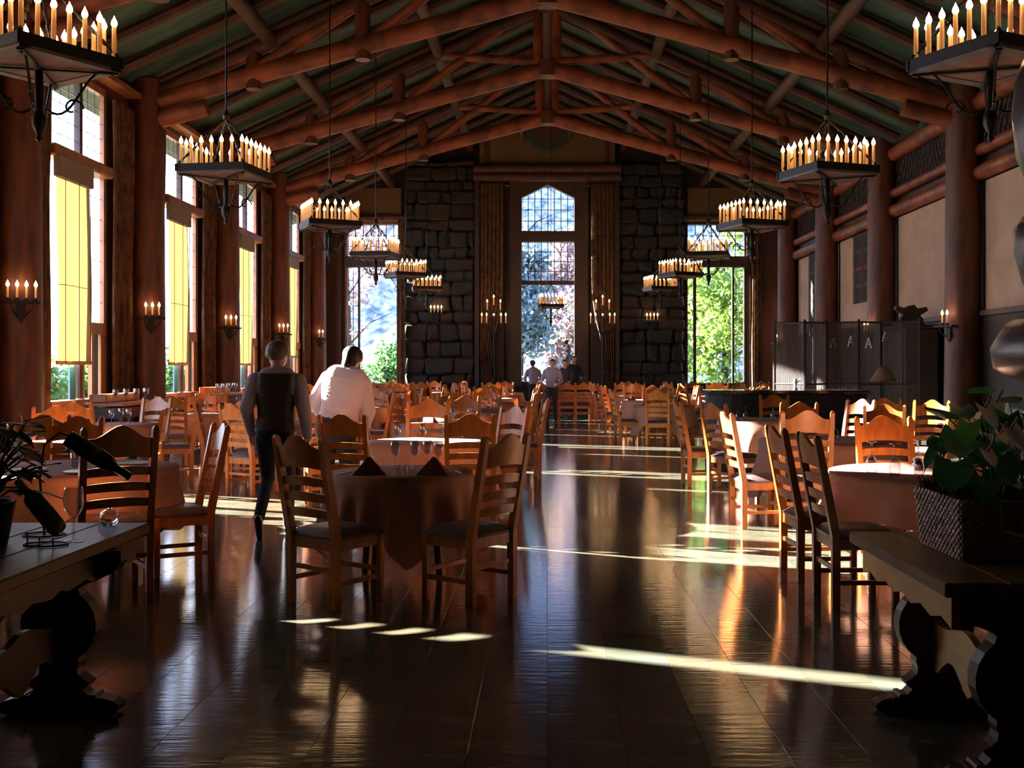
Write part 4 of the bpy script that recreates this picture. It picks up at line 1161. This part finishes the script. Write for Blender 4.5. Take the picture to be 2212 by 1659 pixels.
BPROF = [(0, .0), (.034, .0), (.038, .01), (.0385, .19), (.032, .215), (.016, .240), (.0145, .30), (.017, .302), (.017, .312), (0, .314)]
def bottle(p_bottom, p_neck, label, mt, foil=True):
    d = (Vector(p_neck)-Vector(p_bottom)).normalized()
    t = thing('wine_bottle', label, 'bottle', p_bottom); t.rotation_euler = d.to_track_quat('Z', 'Y').to_euler()
    MB().lathe(BPROF, 20).obj('bottle_body', mt, t, smooth=True)
    MB().lathe([(.0182, .245), (.0170, .30), (.0185, .302), (.0185, .314), (0, .3155)], 14).obj('neck_foil', M['foil'] if foil else M['bottleb'], t, smooth=True)
    MB().lathe([(.0392, .06), (.0392, .15)], 20).obj('label_paper', M['labelp'], t, smooth=True)
    return t
zt_ = .761
bottle((-2.02, 4.40, .83), (-2.21, 4.50, .985), 'green wine bottle tilted on a wire stand on the left trestle table', M['bottle'])
t = thing('bottle_stand', 'low wire stand holding the tilted green bottle', 'bottle stand', (-2.08, 4.42, zt_))
mm = MB(); mm.tube([(.09*math.cos(a*PI/8), .06*math.sin(a*PI/8), .004) for a in range(17)], .004, 5); mm.obj('base_ring', M['iron'], t)
for dx, hh in ((-.05, .065), (.0, .045), (.055, .038)): MB().tube([(dx, -.055, 0), (dx, -.06, hh)], .0035, 5).obj('prong', M['iron'], t)
bottle((-2.10, 4.66, 1.19), (-1.86, 4.72, 1.02), 'black wine bottle pointing down from a curved wire holder', M['bottleb'], False)
t = thing('wire_bottle_holder', 'tall curved wire holder carrying the black bottle', 'bottle stand', (-2.16, 4.68, zt_))
mm = MB(); mm.tube([(-.05, 0, 0), (-.07, 0, .25), (-.05, 0, .40), (.02, 0, .45), (.08, 0, .43)], .005, 6); mm.obj('wire_arch', M['iron'], t)
mm = MB(); mm.tube([(.05*math.cos(a*PI/8)+.09, .045*math.sin(a*PI/8), .385+.02*math.cos(a*PI/8)) for a in range(17)], .004, 5); mm.obj('wire_loop', M['iron'], t)
mm = MB(); mm.tube([(.09*math.cos(a*PI/8)-.05, .07*math.sin(a*PI/8), .004) for a in range(17)], .004, 5); mm.obj('base_ring', M['iron'], t)
wglass(-2.01, 4.52, zt_, 'upright wine glass beside the tilted green bottle', s=1.12)
o = wglass(-1.90, 4.60, zt_+.045, 'round wine glass lying on its side on the left trestle table', s=1.15); o.rotation_euler = (R(84), 0, R(200))
# ---------- right background: counter, reed screen, cabinet, lamp
t = thing('buffet_counter', 'long black counter with rounded ends in front of the reed screen', 'counter', (3.85, 17.2, 0))
def stad(L, W, n=10):
    p = []
    for i in range(n+1): a = -PI/2+PI*i/n; p.append((L/2-W/2+W/2*math.cos(a), W/2*math.sin(a)))
    for i in range(n+1): a = PI/2+PI*i/n; p.append((-L/2+W/2+W/2*math.cos(a), W/2*math.sin(a)))
    return p
MB().prism(stad(2.7, 1.1), .045, lambda u, v, w_: (u, v, 1.11+w_)).obj('counter_top', M['blacktop'], t)
MB().prism(stad(2.6, 1.0), 1.07, lambda u, v, w_: (u, v, .545+w_)).obj('skirt', M['blackc'], t)
mm = MB()
for i, (u, v) in enumerate(stad(2.72, 1.12, 30)): mm.box((u, v, 1.095), (.03, .03, .03))
mm.obj('edge_beads', M['trayframe'], t, kind='stuff')
t = thing('table_ornament', 'small white figurine on the black counter', 'ornament', (3.95, 16.95, 1.133))
MB().lathe([(.03, 0), (.035, .02), (.015, .06), (.04, .12), (.02, .18), (0, .2)], 10).obj('body', M['white'], t, smooth=True)
MB().tube([(0, 0, .10), (.06, 0, .15), (.09, 0, .20)], [.012, .01, .004], 6).obj('wing', M['white'], t)

t = thing('reed_screen', 'tall folding screen of upright reeds on the right', 'screen', (5.20, 18.5, 0))
zig = [(-1.15, .5), (-.70, .1), (-.25, .35), (.20, -.05), (.65, .15), (1.15, -.35)]
for i in range(5):
    a, b = Vector((*zig[i], 0)), Vector((*zig[i+1], 0)); L = (b-a).length; dn = (b-a).normalized()
    p = thing('x', None, None); p.name = 'screen_panel'; 
    bpy.data.objects.remove(p)
    pm_ = MB(); pm_.tube([a+Vector((0, 0, .05)), a+Vector((0, 0, 2.33))], .022, 6); pm_.tube([b+Vector((0, 0, .05)), b+Vector((0, 0, 2.33))], .022, 6)
    for z in (.15, 1.2, 2.28): pm_.tube([a+Vector((0, 0, z)), b+Vector((0, 0, z))], .018, 5)
    fr_ = pm_.obj('screen_frame', M['cabinet'], t)
    n = int(L/.024); me = MB().tube([(0, 0, .08), (0, 0, 2.3)], .0085, 5).mesh('reed', M['screen'])
    for k in range(1, n):
        q = a.lerp(b, k/n); o = bpy.data.objects.new('reed', me); COL.objects.link(o); o.parent = t; o.location = q
for i, (px, py) in enumerate(((1800, 740), (1838, 737), (1876, 741), (1912, 727))):
    p = at(px, py, 18.4)
    zx = [5.20+a for a, b in zig]; ys_ = 18.5+float(np.interp(p.x, zx, [b for a, b in zig]))-.045
    p = at(px, py, ys_)
    t = thing('a_figure', 'small white A-shaped figure on the reed screen, %s of four' % ['leftmost', 'second from left', 'third from left', 'rightmost'][i], 'tag', (p.x, ys_, p.z))  # white A-shaped outline set close before the reeds
    mm = MB(); mm.tube([(-.05, 0, -.09), (0, 0, .09)], .010, 5); mm.tube([(.05, 0, -.09), (0, 0, .09)], .010, 5); mm.obj('letter', M['white'], t)
    MB().tube([(-.03, 0, -.02), (.03, 0, -.02)], .008, 5).obj('crossbar', M['white'], t)
    MB().tube([(0, 0, .09), (0, .02, 2.26-p.z)], .003, 4).obj('string', M['iron'], t)
t = thing('floor_lamp', 'floor lamp with a brown cone shade before the reed screen', 'lamp', (5.05, 16.0, 0))
MB().lathe([(.15, 0), (.14, .03), (.02, .05), (.015, .1)], 16).obj('base', M['iron'], t)
MB().tube([(0, 0, .05), (0, 0, 1.35)], .013, 6).obj('pole', M['iron'], t)
MB().lathe([(.20, 1.29), (.05, 1.52), (.045, 1.52), (.19, 1.29)], 20).obj('lamp_shade', M['lampshade'], t, smooth=True)
t = thing('tall_cabinet', 'tall dark wooden cabinet against the right wall', 'cabinet', (7.72, 23.0, 0))
MB().cbox((0, 0, 1.15), (.7, 2.1, 2.3), .02).obj('body', M['cabinet'], t)
for s_ in (-1, 1):
    o = MB().cbox((-.36, s_*.5, 1.2), (.03, .92, 2.0), .01).obj('door', M['cabinet'], t); MB().lathe([(.02, 0), (.025, .02), (0, .03)], 8, (-.375, s_*.08, 1.2), Matrix.Rotation(-PI/2, 3, 'Y')).obj('knob', M['iron'], o)
MB().cbox((0, 0, 2.34), (.8, 2.2, .08), .02).obj('cornice', M['cabinet'], t)
t = thing('carved_ornament', 'dark carved winged ornament standing on the tall cabinet', 'ornament', (7.62, 22.3, 2.381))
MB().prism([(-.22, 0), (.22, 0), (.24, .12), (.17, .20), (.34, .30), (.30, .38), (.12, .34), (.05, .42), (-.06, .40), (-.14, .35), (-.32, .40), (-.34, .32), (-.18, .22), (-.24, .12)], .14, lambda u, v, w_: (u, w_, v)).obj('wings', M['cabinet'], t)
MB().box((0, 0, .03), (.5, .22, .06)).obj('plinth', M['cabinet'], t)

# rubble stone pier at the right edge
t = thing('stone_pier', 'rough boulder pier at the right edge of the picture', 'pier', (3.12, 5.6, 0))
rnd = random.Random(9)
zz = 0
hs = [.35, .35, .35, .34, .42, .62, .9, .7, .6, .6, .6]
xl = [.0, .02, -.02, .0, -.06, .06, .05, .12, .1, .1, .08]
for i, h_ in enumerate(hs):
    bm = bmesh.new(); bmesh.ops.create_icosphere(bm, subdivisions=3, radius=1.0)
    for v in bm.verts:
        c = v.co.copy()
        for k in range(3): c[k] = math.copysign(abs(c[k])**.55, c[k])
        j = 1+.05*math.sin(c.x*3+i*2)*math.cos(c.z*4+i)
        v.co = Vector((c.x*.62*j, c.y*.5*j, c.z*h_/2*1.02))
    me = bpy.data.meshes.new('boulder'); bm.to_mesh(me); bm.free(); me.materials.append(M['pier'])
    for p in me.polygons: p.use_smooth = True
    o = bpy.data.objects.new('boulder', me); COL.objects.link(o); o.parent = t; o.location = (xl[i], 0, zz+h_/2); zz += h_

# ================================================================== PEOPLE
def person(name, label, loc, rz, H, prims, rings, cols, voxel=.012, hair=None, vest=None, hairlen=.0):
    """prims: list of (p,q,rp,rq,tag); rings: list of ([(z,cx,cy,rx,ry)...],tag)"""
    t = thing(name, label, 'person', loc, rz)
    b = MB()
    for (p, q, r0, r1, tg) in prims:
        p, q = Vector(p), Vector(q); d = (q-p); L = d.length; d.normalize(); pts = []; rr = []
        for i in range(4): a = PI/2*i/4; pts.append(p-d*r0*math.cos(a)); rr.append(max(.0008, r0*math.sin(a)))
        pts += [p, p.lerp(q, .5), q]; rr += [r0, (r0+r1)/2, r1]
        for i in range(1, 5): a = PI/2*i/4; pts.append(q+d*r1*math.sin(a)); rr.append(max(.0008, r1*math.cos(a)))
        b.tube(pts, rr, 12)
    for (rg, tg) in rings:
        n = 20; vs = []; fs = []
        for (z, cx_, cy_, rx, ry) in rg:
            for k in range(n):
                a = 2*PI*k/n; vs.append((cx_+rx*math.cos(a), cy_+ry*math.sin(a), z))
        for i in range(len(rg)-1):
            for k in range(n): fs.append((i*n+k, i*n+(k+1) % n, (i+1)*n+(k+1) % n, (i+1)*n+k))
        fs += [tuple(range(n-1, -1, -1)), tuple(range((len(rg)-1)*n, len(rg)*n))]
        b.add(vs, fs)
    o = b.obj('tmp', M['skin'])
    md = o.modifiers.new('r', 'REMESH'); md.mode = 'VOXEL'; md.voxel_size = voxel; md.use_smooth_shade = True
    sm = o.modifiers.new('s', 'SMOOTH'); sm.factor = .5; sm.iterations = 3 if voxel < .01 else 2
    dg = bpy.context.evaluated_depsgraph_get(); me = bpy.data.meshes.new_from_object(o.evaluated_get(dg))
    bpy.data.objects.remove(o)
    me.name = 'body'
    tags = list(cols.keys()); me.materials.clear()
    for tg in tags: me.materials.append(cols[tg])
    co = np.empty(len(me.vertices)*3); me.vertices.foreach_get('co', co); co = co.reshape(-1, 3)
    ct = np.array([list(p.center) for p in me.polygons])
    best = np.full(len(ct), 1e9); idx = np.zeros(len(ct), int)
    for (p, q, r0, r1, tg) in prims:
        p_, q_ = np.array(p, float), np.array(q, float); d = q_-p_; L2 = max(1e-9, d.dot(d))
        tt = np.clip(((ct-p_)@d)/L2, 0, 1); dist = np.linalg.norm(ct-(p_+tt[:, None]*d), axis=1)-(r0+(r1-r0)*tt)
        m_ = dist < best; best[m_] = dist[m_]; idx[m_] = tags.index(tg)
    for (rg, tg) in rings:
        zs = np.array([g[0] for g in rg]); 
        z = np.clip(ct[:, 2], zs.min(), zs.max()); f = lambda k: np.interp(z, zs, [g[k] for g in rg])
        e = np.sqrt(((ct[:, 0]-f(1))/np.maximum(f(3), .01))**2+((ct[:, 1]-f(2))/np.maximum(f(4), .01))**2)
        dist = (e-1)*np.minimum(f(3), f(4))+np.abs(ct[:, 2]-z)
        m_ = dist < best; best[m_] = dist[m_]; idx[m_] = tags.index(tg)
    me.polygons.foreach_set('material_index', idx); me.update()
    for p in me.polygons: p.use_smooth = True
    bo = bpy.data.objects.new('body', me); COL.objects.link(bo); bo.parent = t
    def shell(nm, sel, off, m_):
        bm = bmesh.new(); bm.from_mesh(me); bm.faces.ensure_lookup_table()
        dele = [f for f in bm.faces if not sel(f)]
        bmesh.ops.delete(bm, geom=dele, context='FACES')
        bm.normal_update()
        for v in bm.verts: v.co += v.normal*off
        m2 = bpy.data.meshes.new(nm); bm.to_mesh(m2); bm.free(); m2.materials.clear(); m2.materials.append(m_)
        for p in m2.polygons: p.use_smooth = True; p.material_index = 0
        oo = bpy.data.objects.new(nm, m2); COL.objects.link(oo); oo.parent = t; return oo
    if hair: shell('hair', lambda f: tags[f.material_index] == 'head' and hair[0](f.calc_center_median()), hair[2], hair[1])
    if vest: shell('vest', lambda f: vest[0](f), .012, vest[1])
    return t

def build_person(name, label, loc, rz, cols, hairm, lean=(0, 0), vestm=None, legs=None, arms=None, headrot=(0, 0), voxel=.009, bulk=1.0, hs=1.0, armb=1.0, longhair=False, detail=True):
    """local frame faces +Y. lean=(forward,sideways) radians bends the upper body at the hips."""
    hip = Vector((0, 0, .92))
    A = Matrix.Rotation(-lean[0], 3, 'X') @ Matrix.Rotation(lean[1], 3, 'Y')
    def U(p): return hip+A @ (Vector(p)-hip)
    P = []; RG = []
    # torso : sections as prims so that leaning works
    tb = bulk
    secs = [(.86, .155, .115), (.94, .165, .12), (1.04, .145, .108), (1.14, .150, .112), (1.25, .168, .118), (1.34, .178, .115), (1.41, .165, .095)]
    for (z, rx, ry) in secs:
        rx *= tb; ry *= tb
        c = U((0, -.01 if z > 1.1 else 0, z)); ax = A @ Vector((1, 0, 0))
        tg = 'legs' if z < .97 else 'torso'
        w_ = rx-ry*.92
        P.append((c-ax*w_, c+ax*w_, ry*.95, ry*.95, tg))
    # fill between sections
    for i in range(len(secs)-1):
        (za, ra, ya), (zb, rb, yb) = secs[i], secs[i+1]
        for q in (.33, .67):
            z = za+(zb-za)*q; rx = (ra+(rb-ra)*q)*tb; ry = (ya+(yb-ya)*q)*tb; c = U((0, -.01 if z > 1.1 else 0, z)); ax = A @ Vector((1, 0, 0)); w_ = rx-ry*.92
            P.append((c-ax*w_, c+ax*w_, ry*.95, ry*.95, 'legs' if z < .97 else 'torso'))
    neck0, neck1 = U((0, -.005, 1.43)), U((0, .015, 1.53))
    P.append((neck0, neck1, .062, .055, 'neck'))
    P.append((U((0, -.015, 1.425)), U((0, -.01, 1.455)), .085, .072, 'torso'))
    Hm = A @ Matrix.Rotation(-headrot[0], 3, 'X') @ Matrix.Rotation(headrot[1], 3, 'Y')
    hc = neck1+Hm @ Vector((0, .012, .088+.01*hs))
    def Hh(p): return hc+Hm @ Vector(p)
    def Hs(p): return Hh(Vector(p)*hs)
    P.append((Hs((0, -.030, .015)), Hs((0, .020, .025)), .082*hs, .080*hs, 'head'))
    P.append((Hs((0, .02, .0)), Hs((0, .045, -.075)), .070*hs, .038*hs, 'face'))
    P.append((Hs((0, .02, -.01)), Hs((0, .035, -.03)), .072*hs, .066*hs, 'face'))
    P.append((Hs((0, .088, .0)), Hs((0, .112, -.025)), .010*hs, .014*hs, 'face'))       # nose
    for s_ in (-1, 1):
        P.append((Hs((s_*.080, 0, .015)), Hs((s_*.083, .0, -.025)), .014*hs, .010*hs, 'face'))   # ears
        P.append((Hs((s_*.03, .082, .012)), Hs((s_*.032, .083, .012)), .012*hs, .012*hs, 'face'))
    P.append((Hs((-.02, .088, -.05)), Hs((.02, .088, -.05)), .009*hs, .009*hs, 'face'))      # mouth
    arms = arms or {-1: ((-.27, -.02, 1.13), (-.27, .06, .90)), 1: ((.27, -.02, 1.13), (.27, .06, .90))}
    for s_ in (-1, 1):
        sh = U((s_*.185, -.005, 1.375)); el = U(arms[s_][0]); wr = U(arms[s_][1])
        P.append((sh, el, .062*tb*armb, .050*tb*armb, 'sleeve')); P.append((el, wr, .050*tb*armb, .034*armb, 'sleeve'))
        d = (wr-el).normalized(); sd_ = d.cross(Vector((0, 0, 1))); sd_ = sd_.normalized() if sd_.length > .3 else Vector((0, 1, 0))
        palm = wr+d*.075
        P.append((wr+d*.01, wr+d*.03, .026, .026, 'hand'))
        if detail:
            for k in range(4):
                o_ = sd_*((k-1.5)*.019); Lf = (.065, .078, .074, .058)[k]
                P.append((wr+d*.03+o_*.6, palm+o_, .015, .0125, 'hand'))
                kn = palm+o_+d*Lf*.5; cur = Vector((-s_*.5, .2, 0))*.018
                P.append((palm+o_, kn, .0105, .0095, 'hand')); P.append((kn, kn+d*Lf*.5+cur, .0095, .008, 'hand'))
            P.append((wr+d*.03+sd_*.03, wr+d*.075+sd_*.055, .013, .010, 'hand')); P.append((wr+d*.075+sd_*.055, wr+d*.105+sd_*.058, .010, .009, 'hand'))
        else: P.append((wr+d*.03, wr+d*.13, .032, .02, 'hand'))
    legs = legs or {-1: ((-.10, .01, .48), (-.11, -.02, .09), 0), 1: ((.10, .01, .48), (.11, -.02, .09), 0)}
    for s_ in (-1, 1):
        hp = Vector((s_*.088, 0, .86)); kn, an, pitch = Vector(legs[s_][0]), Vector(legs[s_][1]), legs[s_][2]
        P.append((hp, kn, .088*tb, .062, 'legs')); P.append((kn, an, .060, .048, 'legs'))
        fd = Vector((0, math.cos(pitch), -math.sin(pitch))); up_ = Vector((0, math.sin(pitch), math.cos(pitch)))
        heel = an-up_*.045
        P.append((heel-fd*.03, heel+fd*.05, .038, .038, 'shoe')); P.append((heel+fd*.05-up_*.008, heel+fd*.165-up_*.014, .038, .030, 'shoe'))
    P = [(tuple(p), tuple(q), r0, r1, tg) for (p, q, r0, r1, tg) in P]
    Hinv = Hm.inverted()
    def ishair(c):
        l = Hinv @ (c-hc)
        return (l.z > -.005-.0 and l.y < .055) or (l.y < -.0 and l.z > (-.09)) or l.z > .055
    if longhair:
        P.append((tuple(Hh((0, -.045, .0))), tuple(Hh((0, -.055, -.10))), .075, .062, 'head'))
        def ishair(c): return (Hinv @ (c-hc)).y < .06
    Ainv = A.inverted()
    def isvest(f):
        c = f.calc_center_median(); l = Ainv @ (c-hip)+hip
        return .93 < l.z < 1.435 and abs(l.x) < (.135 if l.z > 1.26 else .21) and f.material_index in (list(cols).index('torso'), list(cols).index('legs'))
    return person(name, label, loc, rz, 1.72, P, RG, cols, voxel, (ishair, hairm, .007), (isvest, vestm) if vestm else None)

def cols(shirt, trousers):
    return {'torso': shirt, 'sleeve': shirt, 'neck': M['skin'], 'head': M['skin'], 'face': M['skin'], 'hand': M['skin'], 'legs': trousers, 'shoe': M['shoe']}
build_person('person', 'person in a dark vest and pale shirt walking away between the tables', (-2.42, 9.48, 0), R(8), cols(M['shirtb'], M['jeans']), M['hairb'],
             lean=(.06, .02), vestm=M['vest'], hs=1.2, armb=1.25, headrot=(.30, -.04), voxel=.008,
             legs={-1: ((-.075, .10, .50), (-.115, -.22, .19), .95), 1: ((.10, .16, .50), (.10, .12, .083), 0)},
             arms={-1: ((-.25, -.05, 1.13), (-.22, .10, .92)), 1: ((.25, -.06, 1.12), (.28, .02, .88))})
build_person('person', 'person in a loose white shirt bending over the sunlit table, black hair', (-2.06, 10.42, 0), R(-8), cols(M['shirt'], M['dark']), M['hairk'],
             lean=(.20, .14), headrot=(.25, 0), voxel=.008, bulk=1.28, hs=1.12, longhair=True,
             arms={-1: ((-.30, .02, 1.12), (-.22, .22, .98)), 1: ((.29, .02, 1.12), (.22, .25, 1.0))})
ca = {-1: ((-.27, .04, 1.14), (-.18, .24, 1.10)), 1: ((.27, .04, 1.14), (.18, .24, 1.10))}
build_person('person', 'person in a pale shirt at the far end, left of the group before the window', (-.42, 33.3, 0), R(20), cols(M['shirtb'], M['dark']), M['hairk'], lean=(.12, 0), voxel=.016, detail=False, arms=ca)
build_person('person', 'person in a light shirt facing us in the far group, slightly nearer', (.12, 29.0, 0), R(175), cols(M['shirtb'], M['dark']), M['hairk'], lean=(.12, -.05), voxel=.016, detail=False, arms=ca, bulk=1.1)
build_person('person', 'person in dark clothes at the far end, left one of the dark-clad pair', (.55, 32.0, 0), R(170), cols(M['dark'], M['dark']), M['hairk'], lean=(.10, 0), voxel=.016, detail=False, arms=ca)
build_person('person', 'taller person in dark clothes at the far end, right one of the dark-clad pair', (.82, 33.0, 0), R(190), cols(M['dark'], M['dark']), M['hairk'], voxel=.016, detail=False, arms=ca, bulk=1.05).scale = (1.07, 1.07, 1.07)

# ================================================================== OUTDOORS
g = MB().box((0, 40, -.5), (260, 200, .3)).obj('ground', M['grass']); g['kind'] = 'structure'
hv = []; hf = []; nx, ny = 60, 16
rnd = random.Random(2)
for j in range(ny+1):
    for i in range(nx+1):
        x = -90+180*i/nx; f = j/ny
        hv.append((x, 62+60*f+4*math.sin(x*.07), -.5+52*f**1.1*(.9+.12*math.sin(x*.11+1))*max(0.0, min(1.0, (x+26)/9))+rnd.uniform(-.5, .5)))
for j in range(ny):
    for i in range(nx): a = j*(nx+1)+i; hf.append((a, a+1, a+nx+2, a+nx+1))
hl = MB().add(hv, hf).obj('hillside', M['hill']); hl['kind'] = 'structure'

def tree(x, y, h, cr, m, label, name='tree', n=2600, ls=.16, z0=.25, group=None, sd=0, flat=.75):
    rnd = np.random.default_rng(sd+int(abs(x*13+y*7)))
    t = thing(name, label, 'tree' if name == 'tree' else 'shrub', (x, y, -.35), 0, group)
    b = MB()
    if name == 'tree':
        b.tube([(0, 0, 0), (.05, 0, h*.3), (-.05, .05, h*.6), (.05, 0, h*.95)], [.16, .13, .09, .02], 8).obj('trunk', M['bark'], t)
        br = MB()
        for k in range(9):
            a = k*2.4; zb = h*(.25+.07*k); br.tube([(0, 0, zb), (math.cos(a)*cr*.45, math.sin(a)*cr*.45, zb+h*.10), (math.cos(a)*cr*.9, math.sin(a)*cr*.9, zb+h*.14)], [.05, .03, .01], 5)
        br.obj('branches', M['bark'], t)
    # leaves clustered into clumps
    nc = 26; cc = rnd.normal(size=(nc, 3)); cc /= np.linalg.norm(cc, axis=1)[:, None]; cc *= rnd.uniform(.35, 1, (nc, 1))
    ctr = np.column_stack([cc[:, 0]*cr*.8, cc[:, 1]*cr*.8, h*(z0+(1-z0)/2)+cc[:, 2]*h*(1-z0)/2*.85])
    which = rnd.integers(0, nc, n)
    p = ctr[which]+rnd.normal(size=(n, 3))*cr*.17
    p[:, 2] = np.maximum(p[:, 2], .1)
    a = rnd.normal(size=(n, 3)); a /= np.linalg.norm(a, axis=1)[:, None]
    bb = rnd.normal(size=(n, 3)); bb -= (bb*a).sum(1)[:, None]*a; bb /= np.linalg.norm(bb, axis=1)[:, None]
    s_ = ls*rnd.uniform(.6, 1.3, (n, 1))
    V = np.stack([p-a*s_, p-bb*s_*.55, p+a*s_, p+bb*s_*.55], 1).reshape(-1, 3)
    me = bpy.data.meshes.new('foliage'); me.vertices.add(4*n); me.vertices.foreach_set('co', V.ravel())
    me.loops.add(4*n); me.polygons.add(n); me.polygons.foreach_set('loop_start', np.arange(n)*4); me.polygons.foreach_set('loop_total', np.full(n, 4))
    me.loops.foreach_set('vertex_index', np.arange(4*n)); me.update(calc_edges=True); me.materials.append(m)
    o = bpy.data.objects.new('foliage', me); COL.objects.link(o); o.parent = t; o['kind'] = 'stuff'
    return t
tree(6.9, 41.5, 8.0, 2.6, M['lf_yellow'], 'yellow-green maple close outside the right back window', n=5200, ls=.13, z0=.05, sd=1)
tree(10.5, 46.8, 9.5, 2.6, M['lf_green'], 'green tree behind the maple outside the right back window', n=4200, ls=.18, z0=.05, sd=2)
tree(6.2, 52.2, 8.5, 2.6, M['lf_yellow'], 'bright green tree at the left of the right back window', n=3500, ls=.17, z0=.05, sd=3)
tree(-6.2, 42.5, 2.9, 1.35, M['lf_green'], 'rounded green shrub outside the left back window', 'shrub', 3200, .10, .0, sd=4)
tree(-8.6, 44.8, 2.0, 1.1, M['lf_green'], 'lower green shrub left of the rounded shrub', 'shrub', 2200, .10, .0, sd=5)
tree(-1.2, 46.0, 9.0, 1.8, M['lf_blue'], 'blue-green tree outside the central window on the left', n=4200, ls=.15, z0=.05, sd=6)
tree(1.0, 53.0, 9.0, 2.2, M['lf_red'], 'rust-tinged tree outside the central window on the right', n=4200, ls=.17, z0=.05, sd=7)
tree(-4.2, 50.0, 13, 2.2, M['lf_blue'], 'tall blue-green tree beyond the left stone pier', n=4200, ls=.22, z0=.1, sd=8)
tree(-9.0, 48.0, 11, 2.2, M['lf_red'], 'bare rust-coloured tree far outside the left back window', n=1600, ls=.15, z0=.2, sd=9)
tree(1.8, 41.0, 1.9, 1.0, M['lf_yellow'], 'yellow-green bush below the right of the central window', 'shrub', 1500, .10, 0, sd=10)
tree(-2.0, 41.5, 1.9, 1.0, M['lf_yellow'], 'yellow-green bush below the left of the central window', 'shrub', 1500, .10, 0, sd=11)
for i, (x, y) in enumerate(((-13, 26), (-14, 33), (-14.5, 41), (-19, 49))):
    tree(x, y, 2.3, 1.7, M['lf_green'], '%s low bush outside the left windows' % ['nearest', 'second', 'third', 'farthest'][i], 'shrub', 1800, .13, 0, sd=12+i)
# pale boulders outside the left back window
for i in range(9):
    bm = bmesh.new(); bmesh.ops.create_icosphere(bm, subdivisions=3, radius=1.0)
    rr = random.uniform(1.3, 1.9)
    for v in bm.verts: v.co *= rr*(1+.16*math.sin(v.co.x*4+i)*math.cos(v.co.y*5+i*2)+.06*math.sin(v.co.z*11)); 
    me = bpy.data.meshes.new('boulder'); bm.to_mesh(me); bm.free(); me.materials.append(M['rockw'])
    o = bpy.data.objects.new('boulder', me); COL.objects.link(o); o.location = (-16+3.9*(i % 5)+(i//5)*1.9, 53.5+4.6*(i//5)+rr*.2, .3+rr*.35)
    tag(o, 'pale granite boulders heaped outside the left back window', 'boulder', 'boulders outside the left back window')
for n_ in ('x',): pass
print('objects', len(COL.objects))
